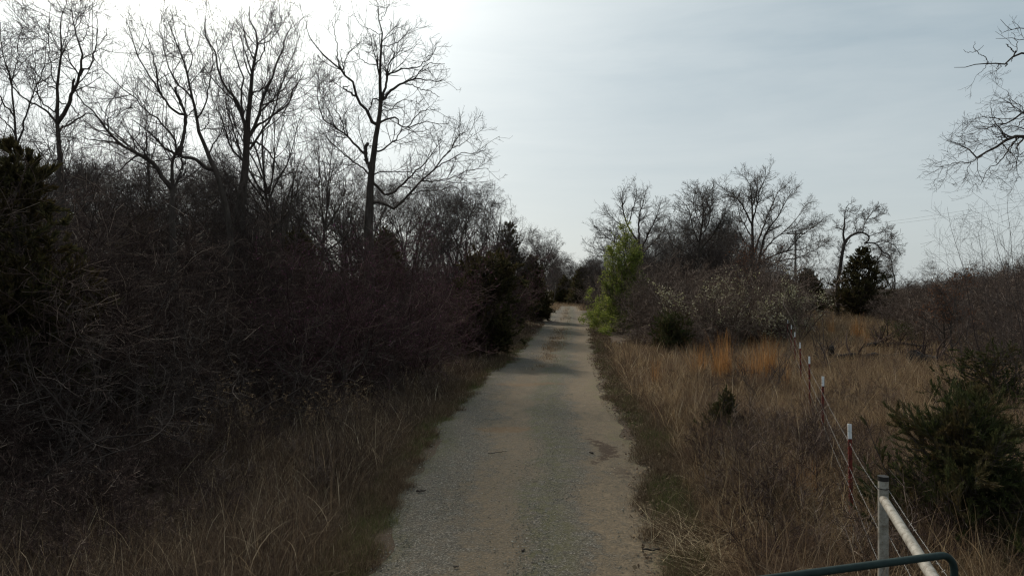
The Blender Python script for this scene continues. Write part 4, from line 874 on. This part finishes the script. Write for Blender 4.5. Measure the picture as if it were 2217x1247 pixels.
# leaf litter
rg = rs(253); n = 15000; X = np.concatenate([road_r(np.linspace(4, 30, n//2))+.55*rg.randn(n//2)+.45, -9+20*rg.rand(n//2)]); Y = np.concatenate([np.linspace(4, 30, n//2), 4+22*rg.rand(n//2)])
k = (dr(X, Y) > -.25) | (dl(X, Y) > .1); X, Y = X[k], Y[k]; n = len(X); pos = np.stack([X, Y, np.maximum(gz(X, Y), 0)+.012+.03*rg.rand(n)], -1)[:, None, :].repeat(2, 1)
V, f = leaves_on(rg, pos+0.0, 1, .01); a = rg.rand(n)*6.28; s_ = .022+.045*rg.rand(n); e1 = np.stack([np.cos(a), np.sin(a), rg.randn(n)*.35], -1)*s_[:, None]; e2 = np.stack([-np.sin(a), np.cos(a), rg.randn(n)*.35], -1)*s_[:, None]*.35
p = pos[:, 0]; V = np.stack([p-e1*.5, p+e2, p+e1*.5, p-e2], 1); g = G(); g.add(V, np.arange(n*4).reshape(n, 4)); o = stuff(g, 'leaf_litter', 'litter'); tag(o, 'dead leaf litter along the right edge of the road', 'leaf litter')
# loose gravel
rg = rs(254); n = 42000; Y = 4.0+15*rg.rand(n)**1.5; u = rg.rand(n); w = np.where((u < .28) | ((u > .48) & (u < .74)), 1, .16)*(.3+vnoise(u*3, Y, .6, 60)); k = rg.rand(n) < w; Y, u = Y[k], u[k]; n = len(Y); X = road_l(Y)+u*(road_r(Y)-road_l(Y))
o8 = np.array([[1, 0, 0], [0, 1, 0], [-1, 0, 0], [0, -1, 0], [0, 0, 1.]]); s_ = (.005+.009*rg.rand(n)**3)[:, None, None]; a = rg.rand(n)*6.28
V = o8[None]*(.7+.6*rg.rand(n, 5, 3))*s_; c_, s2 = np.cos(a)[:, None], np.sin(a)[:, None]; V = np.stack([V[..., 0]*c_-V[..., 1]*s2, V[..., 0]*s2+V[..., 1]*c_, V[..., 2]*.7], -1)
uz = .012-.028*np.exp(-((u-.36)/.10)**2)-.028*np.exp(-((u-.84)/.10)**2)+.02*np.exp(-((u-.6)/.10)**2)+(vnoise(X, Y, 1.4, 12)-.5)*.02
V = V+np.stack([X, Y, np.maximum(uz, 0)], -1)[:, None]; b_ = np.arange(n)[:, None]*5
f = np.stack([np.concatenate([b_+i, b_+(i+1) % 4, b_+4, b_+4], 1) for i in range(4)], 1).reshape(-1, 4); g = G(); g.add(V, f); o = stuff(g, 'loose_gravel', 'stone'); tag(o, 'loose grey stones on the gravel road', 'gravel')
# bark chips and sticks on the road
def stick(label, u, v, ln, r, ang_, seed):
    d = H*F/(v-CY); c_ = np.array([gx(u, d), d, 0]); rg = rs(seed); P = np.zeros((1, 7, 3)); P[0, :, 0] = np.linspace(-.5, .5, 7)*ln*math.cos(ang_); P[0, :, 1] = np.linspace(-.5, .5, 7)*ln*math.sin(ang_); P[0] += rg.randn(7, 3)*ln*.05; P[0, :, 2] = r*.9+np.abs(P[0, :, 2])
    g = G(); g.tubes(P, (r*np.array([.5, 1, .9, 1.1, .8, .7, .4]))[None], 6, cap=True); o = g.build('stick', M['bark']); o.location = c_+[0, 0, .01]; tag(o, label, 'stick')
stick('short dark stick on the left gravel strip of the road', 911, 1067, .15, .016, .3, 1)
stick('tiny dark wood chip at the bottom of the road, left of centre', 988, 1230, .06, .009, .1, 2)
stick('thin twig lying across the road at its left track', 1075, 982, .35, .006, .15, 3)
stick('brown stick at the right edge of the road near the straw heap', 1418, 1195, .28, .014, .1, 4)
stick('small dark clod at the middle of the road near the bottom', 1133, 1195, .07, .013, .9, 5)
stick('dark piece of bark beside the muddy hollow in the right track', 1280, 983, .12, .018, 2.2, 6)

# ------------------------------------------------------------------ wire fence
FL = empty('wire_fence', (fence_x(7.97), 7.97, 0)); tag(FL, 'barbed wire fence on red steel posts with white tips running away through the grass', 'fence')
fo = np.array([fence_x(7.97), 7.97, 0])
fd_ = unit(np.array([.37, 1., 0])); fn = np.array([fd_[1], -fd_[0], 0])
pd = [7.97, 12.24, 15.85, 19.9, 24.5, 29.2, 34.0, 38.8, 43.5]; lean_ = [(-.02, 0), (.01, .01), (-.015, 0), (-.03, .01), (-.01, 0), (.02, 0), (.01, 0), (-.02, 0), (0, 0)]
def tsec(g, x, y, z0, z1, ln, grow=0.0):
    """T-shaped steel section: flange towards the road, web behind"""
    ax = [fn, fd_, np.array([0, 0, 1.])]; q = np.array([x, y, 0])
    for (cx_, cy_, w, t) in ((0, 0, .006+grow, .040+grow), (.020, 0, .034+grow, .006+grow)):
        v = np.array([[a*w/2+cx_, b*t/2+cy_, z] for a in (-1, 1) for b in (-1, 1) for z in (z0, z1)])
        W_ = v[:, :1]*fn+v[:, 1:2]*fd_+v[:, 2:]*np.array([ln[0], ln[1], 1.])+q
        g.add(W_, [[0, 1, 3, 2], [4, 6, 7, 5], [0, 4, 5, 1], [2, 3, 7, 6], [0, 2, 6, 4], [1, 5, 7, 3]])
for k, d in enumerate(pd):
    x = fence_x(d)-fo[0]; y = d-fo[1]; ln = lean_[k]; x0 = x; g = G(); tsec(g, x0, y, -.1, 1.165, ln)
    for z in np.arange(.12, 1.13, .055):          # studs on the flange
        c_ = np.array([x0, y, 0])+fn*(-.007)+np.array([ln[0], ln[1], 1.])*z; g.box(c_, (.009, .016, .012), [fn, fd_, [0, 0, 1]])
    p = g.build('fence_post', M['post_red'], FL); g = G(); tsec(g, x0, y, 1.165, 1.335, ln, .001); g.build('white_tip', M['post_white'], p)
def barbed(z0, seed, zc):
    rg = rs(seed); P = []; 
    ends = [(-4.9, zc)]+[(d-7.97, z0+rg.randn()*.012) for d in pd]
    ends[0] = (5.72-7.97, zc)
    for (a, za), (b, zb) in zip(ends[:-1], ends[1:]):
        for t in np.linspace(0, 1, 12, endpoint=False): P.append((a+(b-a)*t, za+(zb-za)*t-.025*math.sin(math.pi*t)))
    P.append(ends[-1]); P = np.array(P); pts = np.stack([P[:, 0]*.37, P[:, 0], P[:, 1]], -1)
    pts[:, :2] += -fn[:2]*.010
    g = G(); g.tubes(pts[None], np.full((1, len(pts)), .0015), 4)
    tot = P[-1, 0]-P[0, 0]; yb = np.arange(P[0, 0]+.07, P[-1, 0], .13); zb = np.interp(yb, P[:, 0], P[:, 1]); n = len(yb); c_ = np.stack([yb*.37, yb, zb], -1); c_[:, :2] += -fn[:2]*.010
    for _ in range(2):
        dv = unit(rg.randn(n, 3))*.013; g.tubes(np.stack([c_-dv, c_+dv], 1), np.full((n, 2), .0011), 3)
    g.build('barbed_wire', M['wire'], FL)
for z0, s, zc in ((1.10, 1, 1.19), (.84, 2, .86), (.58, 3, .58), (.30, 4, .30)): barbed(z0, s, zc)
# pipe corner brace and its wire, running towards the gate
BR = empty('pipe_corner_brace', (fence_x(5.70), 5.70, 0)); tag(BR, 'weathered grey pipe post with a horizontal brace pipe at the near end of the fence', 'fence brace')
def tube(pts, r, name, mat, parent, sides=20, smooth=True, cap=True):
    g = G(); pts = np.array(pts, float)[None]; g.tubes(pts, np.broadcast_to(np.asarray(r, float), (1, pts.shape[1])), sides, smooth, cap=cap); return g.build(name, M[mat], parent)
tube([(0, 0, -.1), (0, 0, 1.33)], .040, 'corner_post', 'pipe', BR)
tube([(0, 0, 1.315), (0, 0, 1.352)], .043, 'post_cap', 'black', BR)
tube([(0, 0, 1.248), (0, 0, 1.254)], .043, 'wire_wrap', 'black', BR)
hx = 2.32; hy = 3.55
e_ = np.array([hx-fence_x(5.70), hy-5.70, 1.165]); s0 = np.array([0, 0, 1.165])+unit(e_*[1, 1, 0])*.030
tube([s0, e_*.5+s0*.5+[0, 0, .002], e_], .036, 'brace_pipe', 'pipe', BR)
tube([(e_[0], e_[1], -.1), (e_[0], e_[1], 1.33)], .045, 'hinge_post', 'pipe', BR)
for z0, z1, off in ((1.235, 1.24, .05), (.86, .88, .05), (.45, .45, .045)):
    a = np.array([off*.9, 0, z0]); b = np.array([e_[0]+off, e_[1], z1]); pts = np.array([a+(b-a)*t-[0, 0, .02*math.sin(math.pi*t)] for t in np.linspace(0, 1, 24)]); rg = rs(int(z0*100)); g = G(); g.tubes(pts[None], np.full((1, 24), .0017), 4)
    tt = np.arange(.03, 1, .055); c_ = a+(b-a)*tt[:, None]; c_[:, 2] -= .02*np.sin(math.pi*tt); n = len(tt)
    for _ in range(2): dv = unit(rg.randn(n, 3))*.012; g.tubes(np.stack([c_-dv, c_+dv], 1), np.full((n, 2), .0016), 3)
    g.build('barbed_wire', M['wire'], BR)
# dark green tube gate
def gate():
    a = px(2072, 1205, 4.02); zt = 1.345
    A0 = np.array([gx(2066, 4.05), 4.05, 0]); B0 = np.array([gx(1690, 3.725), 3.725, 0]); dir_ = unit(B0-A0); Lg = 3.9
    root = empty('tube_gate', A0); tag(root, 'dark green tubular metal gate, its top rail crossing the bottom right corner', 'gate')
    r = .10; zb = .32; pts = []
    def corner(cx_, cz, a0, a1):
        for t in np.linspace(a0, a1, 8): pts.append(dir_*(cx_+r*math.cos(t))+np.array([0, 0, cz+r*math.sin(t)]))
    corner(r, zt-r, math.pi, math.pi/2); corner(Lg-r, zt-r, math.pi/2, 0); corner(Lg-r, zb+r, 0, -math.pi/2); corner(r, zb+r, -math.pi/2, -math.pi); pts.append(pts[0])
    tube(pts, .021, 'outer_frame', 'gate', root, 14, cap=False)
    for z in (.50, .68, .87, 1.08): tube([dir_*.02+[0, 0, z], dir_*(Lg-.02)+[0, 0, z]], .021, 'cross_tube', 'gate', root, 12)
    for q in (1.3, 2.6): tube([dir_*q+[0, .032, zb], dir_*q+[0, .032, zt]], .012, 'upright_strap', 'gate', root, 8)
    for z in (.45, 1.15): tube([dir_*-.085+[0, 0, z], dir_*.0+[0, 0, z]], .014, 'hinge', 'gate', root, 8)
gate()
# ------------------------------------------------------------------ utility pole and its wires
def upole(): 
    r = empty('utility_pole', (36.9, 90, 0)); tube([(0, 0, -.2), (0, 0, 5), (0, 0, 10.3)], [.17, .15, .11], 'pole', 'pole', r, 12)
    tube([(-1.2, -.12, 9.95), (1.2, -.12, 9.95)], .085, 'crossarm', 'pole', r, 8); tube([(-.62, -.12, 8.95), (.62, -.12, 8.95)], .075, 'lower_crossarm', 'pole', r, 8); tube([(-.3, -.14, 8.5), (.3, -.14, 8.5)], .04, 'lower_crossarm', 'pole', r, 8)
    for x in (-1.1, -.4, .4, 1.1): tube([(x, -.12, 10.0), (x, -.12, 10.06), (x, -.12, 10.16)], [.03, .05, .03], 'insulator', 'black', r, 8)
    return r
u1 = upole(); tag(u1, 'wooden utility pole with crossarms standing in the field beyond the broad oak', 'utility pole'); dup(u1, (35.2, 6, 0), 0, 1, 'wooden utility pole outside the frame that carries the near end of the wires', None)
for x, z, lab in ((-1.1, 10.16, 'thin overhead wire, the left of the two strands'), (1.1, 10.16, 'thin overhead wire, the right of the two strands')):
    P = [(36.9+x-1.7*t, 90-.12-84*t, z-1.3*math.sin(math.pi*t)) for t in np.linspace(0, 1, 60)]; g = G(); g.tubes(np.array(P)[None], np.full((1, 60), .006), 4); o = g.build('power_line', M['black']); tag(o, lab+' from the utility pole', 'power line')
# charred stump and fallen logs in the field
def log(label, name, pts, r, cat, branches=0, seed=0):
    P = resample(np.array([px(u, v, d)*[1, 1, 0]+[0, 0, z] for u, v, d, z in pts]), 14)[None]; rg = rs(seed); P[0] += rg.randn(14, 3)*.03; c_ = P[0, 0].copy(); c_[2] = 0; P = P-c_; root = tag(empty(name, c_), label, cat); Rr = (r*np.linspace(1, .45, 14)*(1+.15*rg.randn(14)))[None]
    g = G(); g.tubes(P, Rr, 9, cap=True); g.build('log', M['dark'], root)
    if branches:
        Q, Rq = spawn(rg, P, Rr, branches, .1, 1, 30, 90, .5, 1.5, 8, .15, .08, .4, .008, rmax=.05); B2, Rb2 = spawn(rg, Q, Rq, branches*7, .1, 1, 30, 70, .2, .7, 5, .2, .03, .6, .004); g = G(); g.tubes(Q, Rq, 5); g.tubes(B2, Rb2, 3); g.build('broken_branches', M['brush'], root)
log('short charred stump standing at the left end of the fallen logs in the field', 'burnt_stump', [(1806, 0, 26, -.05), (1800, 0, 26, .35), (1802, 0, 26, .72)], .15, 'stump', 3, 3)
log('dark fallen trunk with broken branches lying in the field right of the stump', 'fallen_tree', [(1810, 0, 26, .35), (1880, 0, 26.3, .3), (1950, 0, 26.5, .28), (2010, 0, 27, .25)], .13, 'fallen tree', 34, 4)
log('thick blackened log half buried in the brambles at the right of the field', 'fallen_log', [(1975, 0, 24, .45), (2020, 0, 24.5, .28), (2080, 0, 25, .2), (2130, 0, 25.5, .1)], .24, 'log', 40, 5)
log('dark dead branch pile lying behind the fallen trunk', 'brush_pile', [(1880, 0, 29, .5), (1930, 0, 29.5, .5), (2000, 0, 30, .4)], .09, 'brush pile', 44, 6)
for gname in ('tall slender trees of the left wood', 'purple-budded shrubs of the left thicket', 'pale saplings at the front of the left thicket', 'bare trees along the left of the road', 'faint bare trees beyond the field', 'clumps of thin whips at the right edge', 'thin saplings near the fence',
              'orange tufts left of the fence', 'orange tufts beyond the fence', 'small orange sprigs near the fence', 'seed-headed weeds on the left verge'): ordinals(gname)
print('polys', sum(len(m.polygons) for m in bpy.data.meshes), 'objects', len(bpy.data.objects))
